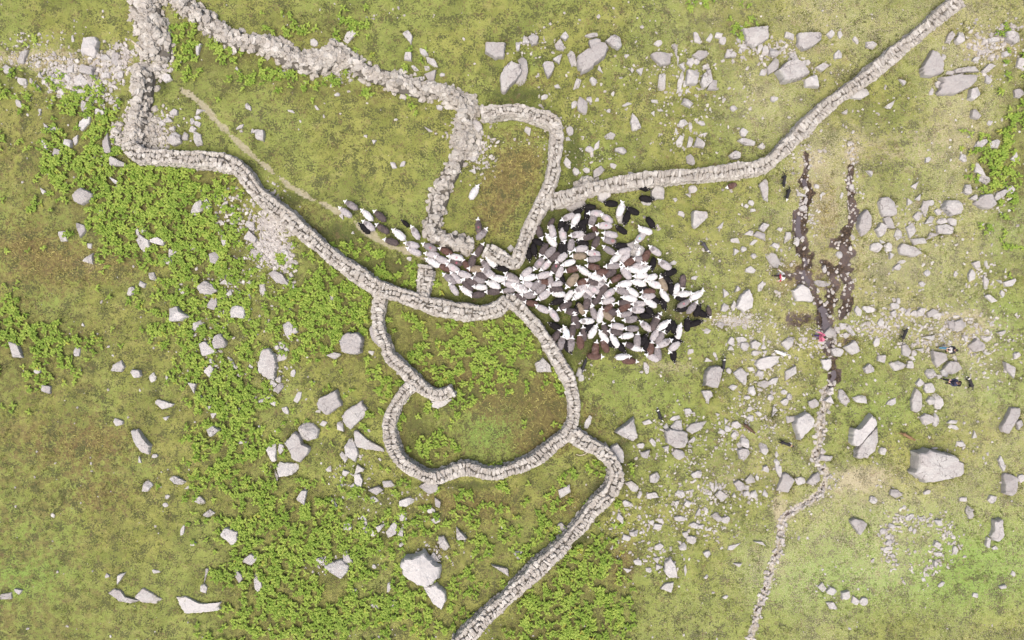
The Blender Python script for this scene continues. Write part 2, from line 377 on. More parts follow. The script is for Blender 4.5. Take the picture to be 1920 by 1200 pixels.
# other rocks: x, y, length, width, angle of the long side (pixels, degrees clockwise)
ROCKS = """41,106,28,13,120;12,130,20,14,50;41,152,20,14,20;32,192,16,9,60;74,209,14,9,45;157,230,30,14,120;150,152,28,24,60;160,130,30,20,20;200,268,38,17,85;225,305,36,22,10;
105,286,20,18,20;127,267,16,15,0;140,262,18,9,110;82,271,20,8,65;120,301,12,10,90;100,240,17,10,0;84,237,15,8,60;185,211,17,14,30;156,197,22,14,70;215,112,28,14,95;196,107,22,12,10;
225,139,14,12,0;197,141,22,10,0;172,172,16,14,30;150,172,22,10,10;149,181,24,9,5;115,174,20,14,70;126,146,18,12,60;97,145,14,14,0;75,140,18,10,15;132,129,20,12,-20;215,202,14,9,100;
295,126,18,12,20;307,144,28,16,20;307,117,18,10,90;325,210,14,13,0;372,209,22,10,-20;302,230,12,11,0;315,225,15,11,30;322,240,12,10,0;360,227,12,8,90;370,221,11,7,0;371,232,12,11,0;
360,241,14,12,0;345,255,18,15,60;325,260,24,22,40;370,261,28,14,80;450,239,18,7,-35;370,92,20,12,110;465,201,16,9,60;476,246,12,14,90;135,71,16,7,90;447,131,13,9,50;
487,249,26,17,80;655,67,26,16,130;765,67,26,14,60;766,105,16,15,0;794,97,18,11,50;810,115,24,13,40;801,127,12,8,0;777,127,15,8,40;809,140,22,18,-20;829,140,10,8,0;792,146,9,8,0;
802,242,18,9,20;701,265,10,9,0;685,255,7,6,0;594,202,11,7,30;546,209,13,5,20;737,309,15,11,60;755,307,14,9,-20;825,201,12,10,0;895,235,26,16,60;885,294,20,16,40;910,305,11,8,0;
887,320,14,11,0;622,161,7,6,0;632,177,11,7,0;532,137,15,8,20;589,80,16,12,30;1110,66,22,9,-10;1046,107,24,18,110;1049,84,22,16,70;1074,109,32,14,70;1002,71,22,18,70;986,74,18,14,20;
971,85,17,12,90;1059,66,14,14,0;1234,80,16,12,-20;1267,92,30,9,75;1271,112,18,10,90;1279,126,16,14,70;1296,115,15,12,120;1307,115,12,11,0;1300,144,38,23,105;1326,146,32,20,115;
1337,160,22,17,120;1277,152,36,10,100;1285,156,12,8,80;1277,172,16,7,110;1290,170,13,6,50;1325,125,16,8,15;1426,87,20,10,100;1436,94,16,12,80;1355,75,13,12,0;1349,65,15,12,20;
1331,70,17,9,105;1307,69,20,11,80;1387,75,13,8,-30;1396,86,15,11,10;1389,95,12,7,80;1432,135,13,12,0;1290,191,19,19,0;1242,152,32,18,95;1201,132,14,14,30;1186,130,12,6,90;
1126,129,14,10,60;1175,104,14,8,-10;1082,157,28,12,115;1112,151,15,14,40;1092,197,31,19,85;1076,195,15,10,120;1106,186,12,11,0;1119,186,10,7,0;1046,161,13,8,10;1022,181,14,9,-20;
1149,175,11,7,110;1176,195,19,7,-10;1229,189,15,8,10;1225,211,13,7,80;1239,205,12,6,0;1144,254,19,15,10;1142,207,8,7,0;1105,279,16,11,10;1120,272,18,10,110;1165,281,20,14,20;
1069,245,18,12,70;1065,260,10,9,0;1064,306,22,12,60;990,245,16,12,80;1080,322,14,12,60;1099,319,16,10,30;1121,322,24,14,-40;1150,311,13,9,30;1182,324,12,6,20;1282,230,16,14,0;
1295,237,14,7,90;1316,230,14,9,20;1269,246,15,4,80;1276,265,24,13,105;1294,265,24,12,110;1311,266,22,21,0;1322,251,11,9,110;1376,202,14,9,0;1395,247,16,14,120;1402,265,32,12,15;
1429,274,13,12,0;1296,299,20,14,70;1380,290,22,16,20;1452,122,32,20,110;1545,125,28,16,-15;1491,107,20,12,30;1512,117,16,11,10;1572,104,18,14,-40;1482,65,20,14,30;1452,95,22,18,40;
1605,75,14,12,70;1637,84,24,13,5;1576,65,14,8,70;1557,64,14,14,0;1769,106,14,9,110;1812,131,38,16,-5;1761,159,16,12,40;1782,137,14,10,0;1692,154,20,13,-20;1667,196,26,13,-50;
1615,175,34,16,-20;1586,210,16,9,-30;1747,172,13,7,110;1830,214,19,16,30;1852,130,22,18,0;1851,150,18,12,60;1885,101,17,11,-35;1802,70,26,18,110;1782,70,24,13,130;1862,75,20,14,20;
1830,112,16,9,-20;1915,120,22,18,60;1910,175,22,16,-20;1841,269,24,13,-25;1865,270,20,16,0;1856,230,14,8,120;1806,296,15,12,60;1740,299,12,9,120;1837,317,34,17,65;1902,295,18,11,110;
1632,324,14,14,60;1452,185,15,9,0;211,336,26,10,45;79,357,18,9,60;109,340,10,7,60;116,442,24,16,75;187,397,13,12,0;251,395,12,7,-30;367,390,30,18,-40;387,382,20,12,80;257,435,18,8,80;
266,430,16,10,75;266,455,34,22,55;294,452,26,14,10;322,474,26,14,110;315,490,16,11,15;286,517,24,14,25;265,534,15,12,60;245,546,15,12,-50;340,547,18,8,55;357,464,16,9,-20;400,481,24,20,80;
417,450,22,12,75;420,532,24,14,20;430,551,14,14,0;436,416,14,12,70;465,551,20,8,80;432,525,13,10,0;470,530,14,10,20;421,510,15,8,90;467,422,22,16,50;467,445,26,20,40;476,475,20,15,60;
412,590,18,7,-30;167,461,12,10,30;170,485,30,16,-30;492,542,27,14,70;549,540,18,8,90;622,560,15,12,-40;661,437,8,6,110;767,485,9,8,0;532,475,18,14,80;957,466,14,12,60;825,577,16,14,80;
1384,544,15,15,0;1359,549,15,15,40;1359,577,13,15,0;1375,574,18,8,100;1427,536,18,11,100;1407,506,17,13,0;1404,437,18,9,5;1426,442,24,15,20;1414,454,17,10,-20;1434,427,17,17,0;
1380,472,14,14,60;1395,467,11,11,0;1414,480,10,10,0;1380,451,18,10,10;1350,422,16,12,120;1279,402,16,10,20;1291,366,13,8,30;1299,355,14,14,0;1266,374,9,8,90;1400,386,10,8,120;1412,395,10,8,0;
1409,380,11,9,60;1212,380,18,10,15;1235,362,28,26,80;1165,410,22,14,70;1302,521,12,7,0;1452,487,34,18,55;1477,446,24,12,115;1494,455,20,14,120;1509,446,16,8,-20;1510,389,15,11,-10;
1504,365,20,12,10;1514,375,13,10,90;1541,365,14,8,70;1532,349,11,8,20;1580,367,13,7,100;1462,430,10,7,20;1455,462,14,13,40;1575,477,13,12,40;1544,532,26,10,10;1547,505,13,7,80;
1669,419,26,20,60;1654,430,24,18,100;1710,431,30,18,95;1686,441,20,13,80;1645,464,22,18,0;1666,464,17,16,40;1656,454,13,9,70;1725,452,26,14,0;1749,442,28,12,-20;1774,430,27,20,10;
1767,415,20,11,0;1786,415,16,13,60;1744,412,24,11,-40;1737,387,38,14,105;1746,380,12,10,0;1720,407,16,11,60;1725,400,13,8,0;1760,397,14,10,40;1706,379,15,13,60;1724,369,14,12,0;
1717,346,18,14,-30;1602,349,12,11,60;1616,361,9,8,0;1876,365,24,12,-35;1895,355,16,14,0;1845,336,26,14,40;1815,355,18,16,80;1827,370,15,12,0;1832,495,15,14,0;1824,517,20,12,85;
1850,530,26,10,85;1876,525,15,9,70;1896,530,24,12,-25;1882,551,14,10,110;1889,544,12,6,10;1860,560,26,11,30;1794,514,13,9,100;1740,512,13,11,0;1730,532,12,9,20;1684,502,15,12,-20;
1691,491,15,6,-10;1670,480,15,10,-50;1630,580,22,12,10;1611,584,20,12,60;1684,565,14,11,60;1679,574,15,11,10;1676,587,14,11,90;1694,580,12,9,10;1702,587,11,9,90;1715,587,16,9,-5;
1729,585,17,14,-30;1750,587,22,14,-20;1757,592,17,11,-20;1851,496,14,7,80;27,656,32,18,65;86,730,22,15,10;71,695,14,9,-30;145,659,19,12,80;254,701,18,14,20;285,709,19,14,100;312,709,12,5,80;
311,784,11,10,0;222,792,18,13,20;262,862,15,8,80;290,855,12,8,0;387,655,35,24,15;410,641,26,24,110;394,634,10,10,0;390,696,25,16,110;365,611,24,12,-50;405,614,19,9,80;394,677,12,8,40;
434,680,26,7,60;360,727,23,18,0;374,745,10,9,0;400,775,20,11,105;390,764,12,8,0;422,764,11,10,110;395,809,26,22,0;455,829,20,11,10;461,846,12,8,45;155,610,11,6,70;551,620,13,12,0;
527,647,15,12,60;519,652,10,9,0;525,660,10,8,-40;515,666,11,8,0;527,670,18,11,-15;536,656,11,9,20;511,719,16,10,40;522,712,12,10,80;521,727,20,15,-50;626,667,28,14,5;549,699,14,10,100;
639,800,18,16,100;565,819,14,10,30;526,842,20,11,85;644,857,22,13,70;605,794,15,11,-30;557,746,25,10,115;534,769,17,10,60;512,757,16,9,10;504,744,12,8,0;490,752,13,8,-20;697,662,13,9,30;
595,771,11,7,0;1087,697,20,14,-60;1090,709,12,12,0;1214,792,20,9,-5;1102,792,26,10,115;1212,690,20,10,80;1250,800,12,11,-40;1266,784,18,9,-15;1290,772,23,11,5;1250,840,15,13,50;
1272,852,20,18,20;1297,826,15,10,-30;1294,837,18,8,80;1212,852,19,14,-20;1201,836,13,11,10;1224,829,17,9,55;1432,720,20,14,10;1424,701,14,12,20;1410,734,15,19,0;1400,745,12,7,0;
1375,726,15,11,0;1329,674,15,11,-20;1341,666,11,6,60;1295,659,11,9,0;1371,640,15,12,80;1389,637,21,10,-5;1397,649,15,16,0;1417,646,17,14,-20;1371,655,12,12,0;1416,662,13,10,10;1432,651,9,8,0;
1435,660,11,9,0;1352,609,16,16,60;1326,621,11,10,0;1367,695,10,11,0;1409,692,15,8,10;1359,790,12,12,0;1364,804,12,11,60;1354,810,15,10,10;1380,797,19,13,10;1377,815,12,10,0;1396,830,22,15,80;
1395,851,22,20,90;1387,835,12,9,60;1432,842,26,14,60;1407,784,13,12,0;1422,776,16,8,30;1405,767,13,8,-40;1345,777,9,8,90;1481,699,32,16,-50;1450,714,20,11,-20;1571,660,22,16,10;
1595,619,24,10,50;1580,612,13,12,0;1572,619,13,9,60;1560,625,24,22,0;1587,629,10,9,30;1574,646,9,9,0;1645,642,18,12,110;1652,605,14,11,100;1742,632,22,14,0;1802,612,28,22,10;1787,609,17,15,80;
1880,622,16,13,20;1812,635,18,12,20;1850,636,17,11,0;1851,662,18,8,0;1725,654,16,12,20;1700,657,22,15,70;1711,672,16,8,20;1714,662,12,11,-40;1655,672,20,16,30;1707,684,15,16,0;
1631,692,18,18,0;1772,700,16,12,30;1746,700,20,16,60;1760,706,13,9,20;1895,692,34,14,60;1907,667,15,10,-20;1727,717,17,14,-10;1742,727,22,18,60;1747,751,18,16,0;1760,754,32,16,75;
1739,787,24,22,30;1754,787,22,11,85;1672,754,20,11,-35;1614,749,26,15,10;1581,745,32,16,65;1556,751,19,17,30;1525,756,18,16,-20;1471,754,14,12,-20;1480,744,12,10,50;1470,735,11,9,0;
1445,745,11,10,0;1451,772,20,13,100;1484,787,18,17,60;1655,846,13,12,0;1826,815,18,10,100;1801,832,15,10,0;1912,797,17,16,30;1786,791,22,8,0;1789,801,20,8,10;1752,840,12,5,10;
1876,865,19,13,90;1547,859,26,14,-15;1456,852,13,7,80;1456,866,14,7,60;275,911,22,17,-40;330,901,30,12,10;374,940,19,14,30;391,964,26,15,15;467,1051,32,20,-25;387,1079,28,10,100;
382,1104,16,12,80;446,1080,24,14,70;483,1092,34,14,75;312,932,11,7,-20;310,947,11,8,30;351,915,14,7,-30;342,995,18,7,100;224,1085,24,15,-30;362,1020,11,6,-30;12,1118,26,13,-5;35,1109,16,9,15;
291,1072,14,7,0;201,1080,9,8,110;515,889,26,11,80;617,880,13,10,-40;672,882,24,20,30;670,902,26,17,75;647,887,13,13,0;661,914,13,10,-45;704,920,24,16,-15;729,909,24,17,20;626,944,25,6,55;
660,929,18,5,-55;700,937,16,12,0;762,941,26,15,-20;820,941,20,13,60;809,957,15,11,10;817,976,17,13,-20;755,970,18,12,50;864,1000,26,26,50;652,987,17,13,0;682,976,19,11,70;687,994,15,12,70;
699,1001,13,11,-30;715,989,22,18,80;734,996,30,18,110;752,1002,22,11,95;832,1019,26,17,60;752,1021,12,9,0;817,1045,24,13,50;651,1047,26,14,65;601,1051,14,12,0;940,1070,36,16,30;940,989,11,6,30;
730,1100,17,8,95;664,1111,17,7,105;762,1124,14,8,0;702,1135,22,12,20;737,1131,13,9,-40;716,1119,9,6,0;702,1062,9,7,30;1057,922,26,18,-50;1052,990,17,15,60;972,1041,17,15,0;1226,896,24,17,-50;
1307,890,19,15,20;1224,930,24,12,-5;1200,927,14,8,110;1275,927,20,12,15;1267,946,18,13,-30;1289,944,15,12,10;1355,930,26,22,0;1341,914,26,10,100;1334,911,16,8,70;1327,925,15,10,0;1350,916,11,8,60;
1387,910,20,16,60;1407,900,22,16,70;1400,926,15,13,110;1414,927,15,13,0;1400,914,12,10,110;1376,930,12,10,90;1420,896,11,7,60;1434,925,16,10,70;1437,880,12,12,0;1307,960,17,14,70;1275,972,22,9,5;
1232,986,16,14,-30;1239,976,13,8,10;1222,979,9,8,0;1302,985,19,11,20;1314,987,11,9,80;1329,992,16,8,-20;1344,970,18,17,60;1360,974,15,12,-20;1324,957,13,7,70;1296,1012,19,18,-30;1285,1002,11,10,40;
1281,1025,14,13,100;1274,1017,11,7,60;1326,1039,12,12,0;1375,1025,26,9,-15;1425,1020,24,9,10;1382,1057,14,13,-40;1174,1009,16,13,20;1190,1001,17,13,-10;1237,1065,17,16,120;1230,1051,14,13,0;
1235,1026,16,13,-30;1196,1055,16,9,10;1177,1070,19,8,10;1217,1069,11,10,0;1285,1070,20,5,95;1324,1082,9,8,0;1360,1120,13,7,-10;1179,1120,13,5,-10;1162,972,20,12,90;1176,945,17,14,40;1105,947,24,10,-45;
1501,902,22,14,15;1460,882,25,10,80;1680,925,20,16,10;1637,937,13,12,50;1739,922,15,8,-10;1879,876,18,14,60;1914,896,14,13,-30;1817,960,25,14,75;1852,1017,22,11,80;1865,1027,11,9,0;1805,936,13,12,0;
1860,936,16,14,0;1542,1101,19,15,80;1560,1109,16,15,30;1586,1116,18,14,120;1604,1127,17,14,80;1620,1129,16,14,0;1562,1136,26,12,10;1829,1116,12,9,20;1881,1100,12,11,-50;1900,1076,11,8,60;
1705,970,16,10,-30;1725,972,10,9,0;1760,980,14,13,30;1671,987,12,11,110;1656,996,11,10,0;1666,1006,10,9,0;1686,987,9,7,30;1707,991,10,7,110;1714,996,12,7,105;1667,1017,13,8,-20;1667,1027,13,8,-20;
1661,1032,10,7,80;1674,1042,11,7,10;1684,1057,14,7,-25;1757,1021,14,12,20;1759,1039,12,10,0;1791,1032,20,9,80;1757,1056,13,13,0;1787,1007,8,7,0;1765,1096,14,6,-40;1732,1087,8,6,50;1695,951,9,7,20;
641,405,14,10,70;1262,493,13,8,-10;1079,395,24,10,10"""
# animals: x, y, heading (degrees, 0 right, 90 down), coat, optional mark / pose
SHEEP = """656,383,212,G,dark;645,396,216,L;686,401,225,W;710,403,222,D;689,421,219,L,dark;681,426,225,K;715,427,213,D;746,438,220,W;758,417,222,K,small;777,434,240,L,dark;731,452,198,D;770,458,194,L,dark;
774,470,205,L;803,462,205,G,red;834,470,205,B;808,477,190,L;809,491,210,W;826,486,203,L;852,482,190,W,red;852,491,195,D,red;847,501,210,L,pink;874,496,235,B;832,501,205,B;886,487,285,D;900,467,300,D;905,437,315,G,dark;
897,422,265,D,red;890,358,300,W;920,490,225,W;909,496,235,G,dark;890,504,180,T;914,511,212,L,dark;900,516,197,D;868,514,200,L;853,519,225,L;841,521,215,G;895,524,195,G;880,527,200,D;874,533,222,D;849,540,235,L;
872,544,215,W;898,538,185,W;923,533,205,W;932,522,187,W;893,553,172,D;922,547,178,D;957,518,208,G;959,524,200,L;955,533,190,L;951,545,170,G;972,538,200,W;939,503,190,K;972,556,195,D;
1063,408,155,L,dark;1078,415,120,W,pink;1110,415,110,G,dark;1136,408,215,L,pink;1131,423,180,L,red;1037,437,75,L;1032,449,230,W;1056,443,80,L,pink;1080,440,170,L,dark;1090,448,160,W,small;1109,442,340,D;1116,432,60,B,small;
1116,457,115,D;1142,439,190,L;1140,450,195,G,rump;1140,468,210,G;1087,467,170,L;1070,463,100,G;1029,475,135,G;1051,485,140,L;1018,470,120,D;1110,475,190,L,red;1110,486,170,G;1083,480,180,T;1103,388,180,K;
1085,396,330,K;1101,402,100,K;1143,381,185,K;1090,420,150,K;1052,423,110,K;1061,427,300,K;1094,428,80,K;1012,455,20,K;1002,471,80,K;992,479,85,K;1090,455,190,K;1052,465,270,K;1060,466,80,K;1032,420,120,D,small;1012,437,70,D;
1114,400,180,L,pink;1084,429,20,K;1037,484,140,D;1165,390,290,W,left;1184,394,205,K;1174,411,110,K;1163,429,215,K;1222,420,55,K;1207,432,195,W,right;1199,447,135,L,blue;1226,469,215,L,dark;1215,373,10,K;1209,352,20,K;
1197,473,285,W,small;1161,461,180,K;1167,472,165,L;1153,486,140,W;1170,486,130,L;1198,486,180,G;1209,484,120,B;1370,349,160,B,small;1009,496,130,G,pink;1022,499,135,L,pink;1064,494,160,W;985,513,140,L;989,521,170,W;
1016,517,165,L;1040,503,120,D,red;1048,514,110,L;1032,525,270,G;1070,506,165,B;1071,528,130,T,large;1090,530,160,B;1092,506,215,W;1110,500,190,B;1114,519,200,W;1126,511,175,B;1141,514,150,D;1152,524,150,B;1110,529,200,D;
1127,531,320,L,dark;1132,542,310,D;1111,541,210,L,pink;1087,542,150,L,dark;1105,549,40,L;1100,555,240,G,dark;1083,554,140,W;1065,557,125,W;1045,551,185,W;1018,555,145,L;1011,544,140,G;1002,537,140,G;1019,529,180,B;
1040,534,165,L;1039,543,180,D;990,533,200,L;974,538,210,L;976,544,200,W;989,553,180,G;971,558,200,D;994,568,190,B;1015,578,205,L;1037,588,235,L,pink;1057,575,150,D;1069,584,190,D;1077,596,265,D;1091,582,60,T;
1100,573,100,D;1117,565,135,D;1139,552,145,L,pink;1137,565,165,L;1112,584,250,G;1126,589,280,W;1141,593,40,T;1141,577,320,B;1151,585,10,D;1043,566,160,K;1083,580,100,K;1054,524,60,K;1146,499,175,G;1177,493,150,B;
1201,497,345,L,dark;1185,505,190,W;1208,506,330,W;1172,510,230,L;1199,517,175,W;1218,522,160,W;1196,530,195,W;1226,533,195,W,pink;1169,533,170,W;1242,530,245,T;1248,522,220,K;1254,512,160,K;1224,497,100,K;1244,495,215,L,dark;
1258,538,260,K;1267,546,108,W;1280,531,95,D;1285,551,352,W;1309,552,330,W,left;1244,552,235,W;1213,547,178,B;1184,546,215,W;1164,545,200,G;1212,556,175,L;1178,559,190,W;1217,567,210,W;1195,570,178,L,dark;1192,581,180,L,dark;
1168,568,180,D;1168,578,150,B;1148,587,0,D;1171,590,170,G;1180,599,170,G,dark;1217,582,240,K;1230,564,30,K;1245,572,80,K;1215,592,0,K;1188,593,40,K;1232,597,300,D;1285,568,330,G,red;1299,575,310,G;1275,580,175,K;
1309,580,290,K;1318,589,30,K;1330,587,80,D,small;1202,540,190,K;1273,557,200,K;1039,611,205,K;1044,628,305,D;1061,622,250,W,bluish;1053,641,285,G,dark;1071,644,280,G,dark;1065,653,60,K;1074,617,275,D;1080,600,255,D;
1098,602,180,W,dark;1094,624,265,D;1088,638,265,B;1113,620,300,W;1103,615,130,K;1131,630,235,W;1134,616,255,D;1151,637,240,W;1133,646,245,B;1117,652,275,B;1118,668,3,B;1155,612,190,L;1152,622,190,D;1144,644,45,K;
1182,616,180,G,dark;1173,630,170,W;1209,610,220,L,dark;1195,636,270,G;1228,605,295,D;1246,608,325,W;1229,626,300,L;1239,631,300,G;1248,642,335,L,dark;1262,652,135,L;1273,620,280,W;1194,653,15,W;1220,652,280,B;1233,660,260,G;
1221,669,205,L;1170,669,355,W;1183,677,2,B;1263,668,85,K;1166,653,50,K;1180,648,200,D;1208,635,300,K;1264,617,80,K;1254,614,110,K;1268,639,10,K;1289,606,270,K;1307,605,340,K;1212,651,100,K"""
DOGS = """1323,464,60,grey;1471,338,100,black;1478,364,110,white head;1095,684,290,black;1357,683,275,white collar;1236,777,250,white tail;1404,803,40,brown;1474,832,20,tan face;1697,626,290,white cheek;1820,717,245,white muzzle;1702,818,30,tawny;1464,662,200,white"""
# ------------------------------------------------------------------ ground zones (pixel blobs: x, y, rx, ry, strength)
ZONES = dict(
 brown="""960,330,60,50,1.1;930,400,50,50,1.0;985,300,35,25,.9;1000,250,40,20,.5;940,260,30,25,.4;1030,760,45,70,1.2;940,750,80,50,1.0;880,720,60,40,1.0;1000,830,60,30,1.2;800,700,60,40,.6;900,650,80,40,.5;820,840,70,40,.7;760,800,30,50,.6;900,940,120,30,.6;1060,930,40,30,.6;850,600,60,30,.4;
  60,480,70,60,.45;130,500,90,50,.7;150,640,90,60,.35;120,830,130,60,.7;190,930,80,40,.7;200,830,60,40,.5;1160,1060,30,60,.9;1200,1040,30,30,.4;1040,1090,60,30,.7;1060,950,40,30,.4;850,950,80,30,.5;
  700,175,60,20,.5;540,180,60,40,.4;1548,395,34,80,1.0;1480,520,34,44,.9;1550,520,50,50,.8;1610,480,16,60,.5;1500,340,30,40,.5;1560,660,40,30,.6;230,490,80,40,.6;50,470,70,50,.5;40,580,60,30,.4;1500,598,32,16,1.4;1590,640,25,14,1.0;1000,150,50,20,.6;640,250,90,60,.25;510,300,40,20,.4;560,390,50,20,.6;600,440,30,20,.6;
  1290,590,60,8,1.2;330,480,40,30,.4;470,560,40,40,.3;620,660,60,40,.5;560,950,50,40,.3;820,1030,30,20,.7;920,980,60,40,.3;1110,780,25,30,.6;1110,830,30,25,.7;30,400,60,60,.3;400,560,60,60,.25;440,700,40,60,.3""",
 dark="""1075,290,14,70,.9;970,180,70,18,.9;1520,270,60,18,.5;1560,250,20,20,.6;640,440,60,30,.9;560,370,50,14,.9;720,500,60,30,.8;1060,420,60,50,1.2;1030,470,40,40,1.2;1100,540,140,80,1.3;1200,560,80,70,.9;1160,640,90,30,.7;1000,580,40,30,.9;860,560,60,14,1.0;
  970,540,60,20,.6;1050,640,30,40,.7;920,510,40,30,.8;300,160,30,16,.8;310,190,40,20,.4;1085,660,20,30,.6;970,740,50,40,.4;870,740,40,20,.9;800,840,40,40,.5;1165,830,22,40,.7;1180,880,20,30,.7;1120,920,25,40,.7;
  1080,1010,60,20,.8;1000,1050,40,20,.5;880,910,70,10,.9;780,800,30,50,.6;1655,540,30,50,.45;1780,540,60,30,.5;1650,490,20,30,.4;1640,250,60,40,.35;1560,780,30,80,.35;1480,850,30,30,.4;1640,800,30,40,.35;480,260,60,60,.25;
  640,250,120,80,.15;40,540,60,60,.3;100,620,100,40,.3;60,930,80,60,.35;230,1020,60,60,.3;430,980,60,80,.3;1400,980,60,40,.35;1380,1100,60,40,.35;1250,700,80,40,.3;1500,1000,60,40,.25;1880,1100,40,30,.5;1580,1010,30,20,.6;1720,890,30,10,.6;
  1110,290,60,30,.4;980,130,20,30,.5;910,140,40,30,.35;1480,600,20,30,.3""",
 pale="""1800,260,110,80,.5;1700,300,80,60,.3;1520,300,30,25,1.1;1596,290,14,25,1.0;1590,250,60,40,.4;1640,270,50,40,.3;1620,890,60,20,.9;1600,910,60,24,.7;1380,602,44,12,1.0;1310,600,40,14,.4;1270,690,70,22,.6;1200,680,60,14,.4;
  60,110,90,24,1.0;170,130,70,40,.8;130,170,50,30,.5;230,100,40,30,.6;300,255,40,40,.6;1780,590,100,16,.7;1830,620,70,30,.7;1740,640,60,24,.5;1460,950,24,30,.9;1460,1040,12,60,.6;1480,980,30,20,.4;1850,90,60,30,1.0;1640,620,70,16,.6;
  1440,450,30,60,.3;1320,480,60,60,.3;1390,200,60,60,.25;1450,650,40,30,.4;1330,900,90,40,.25;1400,880,90,40,.3;1820,680,100,40,.3;1870,820,70,80,.3;1550,560,50,20,.3;1690,470,50,50,.25;1240,140,40,40,.25;
  170,495,28,16,.8;300,20,60,40,.5;510,440,40,60,.6;600,340,20,14,.5;490,215,20,20,.4;545,200,30,14,.3;1730,520,60,24,.35;1740,1000,70,60,.35""",
 bright="""1860,1060,120,90,.8;1650,1100,200,50,.5;1880,600,60,60,.7;1900,420,50,60,.6;1720,780,60,40,.3;915,812,62,48,1.3;1700,1060,280,90,.7;1500,1080,120,60,.4;1600,1000,80,40,.4;1640,760,80,60,.35;1200,740,120,50,.25;60,1080,120,60,.5;1700,960,80,30,.5;1500,560,30,20,.4;1850,740,80,40,.5;1130,290,60,40,.4;60,1000,70,60,.5;40,1090,60,40,.4;
  100,560,60,20,.3;1000,115,30,20,.5;780,110,60,30,.3;650,500,40,20,.3;1860,450,30,40,.3;1500,470,60,30,.2;1780,700,50,30,.5""")
def zone(nm, x, y):
    v = np.zeros(np.shape(x))
    for a, b, rx, ry, s in parse(ZONES[nm], 5):
        X, Y = P(a, b)
        v += s * np.exp(-(((x - X) / (rx * MPP)) ** 2 + ((y - Y) / (ry * MPP)) ** 2) * 1.1)
    return np.clip(v, 0, 1.3)
PATHL = pts("270,95,6 300,135,7 345,170,8 385,200,9 410,232,12 440,260,12 470,288,11 505,318,9 540,346,9 580,371,9 620,388,10 655,408,13 690,435,14 720,455,12 760,470,12 800,488,10")
PATHW = np.array([[*P(x, y), q * MPP * .44] for x, y, q in PATHL])
def ferny(x, y):
    """bracken density 0..1 by ground position (pixels), with ragged soft edges"""
    x = np.asarray(x, float); y = np.asarray(y, float); tot = np.zeros(x.shape)
    for k, (jx, jy) in enumerate(((0, 0), (26, 16), (-22, 22), (11, -28), (-28, -13))):
        wx = x + jx + 46 * (vnoise(x, y, 60, 41) - .5) + 26 * (vnoise(x, y, 22, 42) - .5); wy = y + jy + 46 * (vnoise(x, y, 60, 43) - .5) + 26 * (vnoise(x, y, 22, 44) - .5)
        d = np.zeros(x.shape)
        for poly, s in FERN: d = np.maximum(d, s * inpoly(wx, wy, poly))
        tot += d / 5
    return tot
FERN = [(pts(a), s) for a, s in [
 ("100,240 190,262 232,300 330,318 425,330 462,372 500,440 470,500 480,560 420,610 360,560 330,480 250,470 190,440 140,400 115,330", 1.0),
 ("240,300 330,303 430,312 460,345 430,360 260,340", 1.0),
 ("100,140 150,175 232,195 236,280 180,300 100,260 80,200", .72),
 ("60,200 140,240 140,400 200,440 150,470 90,380 50,300", .36), ("240,470 340,480 370,570 300,600 240,540", .3),
 ("215,165 240,170 236,225 205,225", .9),
 ("540,470 610,500 690,550 700,600 690,660 610,650 560,600 540,540", 1.0), ("475,540 560,560 680,650 720,700 740,740 700,800 660,720 600,690 540,680 500,620", .62),
 ("562,408 600,405 640,440 645,470 610,475 575,445", 1.05), ("662,470 700,460 760,480 792,505 782,555 725,535 680,505", 1.05), ("690,740 740,720 750,750 725,780", .8),
 ("715,575 800,585 950,598 985,600 1005,660 940,690 860,700 800,680 745,655 722,620", 1.0), ("985,680 1020,690 1060,740 1062,790 1030,815 995,780 1000,730", .62),
 ("735,760 790,750 860,790 950,850 1000,845 960,870 890,880 800,880 750,850", .5), ("800,660 1010,650 1060,720 1062,800 1000,840 900,790 800,740", .52), ("735,740 800,740 800,870 750,860", .7),
 ("0,600 40,590 112,625 130,700 60,745 0,740", .85), ("130,590 200,600 200,640 130,640", .6), ("60,640 150,640 150,720 80,720", .35),
 ("280,590 360,590 480,640 500,740 520,900 640,930 690,980 700,1060 640,1080 600,1140 590,1250 380,1250 400,1140 410,1020 380,900 360,800 340,700", .72),
 ("400,960 560,940 640,1000 640,1140 640,1250 400,1250", .6), ("600,1080 760,1090 900,1120 920,1140 860,1200 600,1200", .6), ("640,900 760,900 900,930 1060,900 1090,950 1000,1050 900,1100 760,1060 660,1000", .42),
 ("1062,890 1140,880 1138,925 1090,955 1060,930", .85), ("1078,1012 1150,1030 1145,1140 1150,1250 880,1250 960,1140 1030,1075", 1.05), ("1100,980 1150,950 1150,1030 1115,1040", .55),
 ("322,55 420,70 490,95 520,125 560,140 620,148 650,170 600,185 500,150 440,135 420,165 350,150", .95), ("480,30 670,30 690,80 600,84 540,66 490,62", .85), ("610,150 660,140 700,165 760,170 800,195 780,205 700,185 640,170", .62), ("640,135 665,140 690,165 720,172 690,180 640,165", .9), ("700,95 770,90 780,140 720,125", .4),
 ("1880,165 1925,150 1935,340 1870,335 1855,275 1885,230", .9), ("1845,330 1905,330 1905,375 1865,410 1840,370", .85), ("1870,80 1930,80 1930,140 1885,120", .9), ("1780,240 1870,250 1870,290 1760,280", .25), ("1880,400 1925,380 1925,520 1890,490", .4), ("1300,20 1400,20 1400,75 1310,70", .5),
 ("805,520 828,535 860,575 930,585 930,595 830,575 800,550", .8), ("0,110 35,115 38,170 0,170", .9), ("285,880 380,900 400,1000 370,1010", .12), ("1165,850 1195,860 1190,920 1170,920", .4), ("470,1000 560,960 580,1140 470,1140", .5)]]

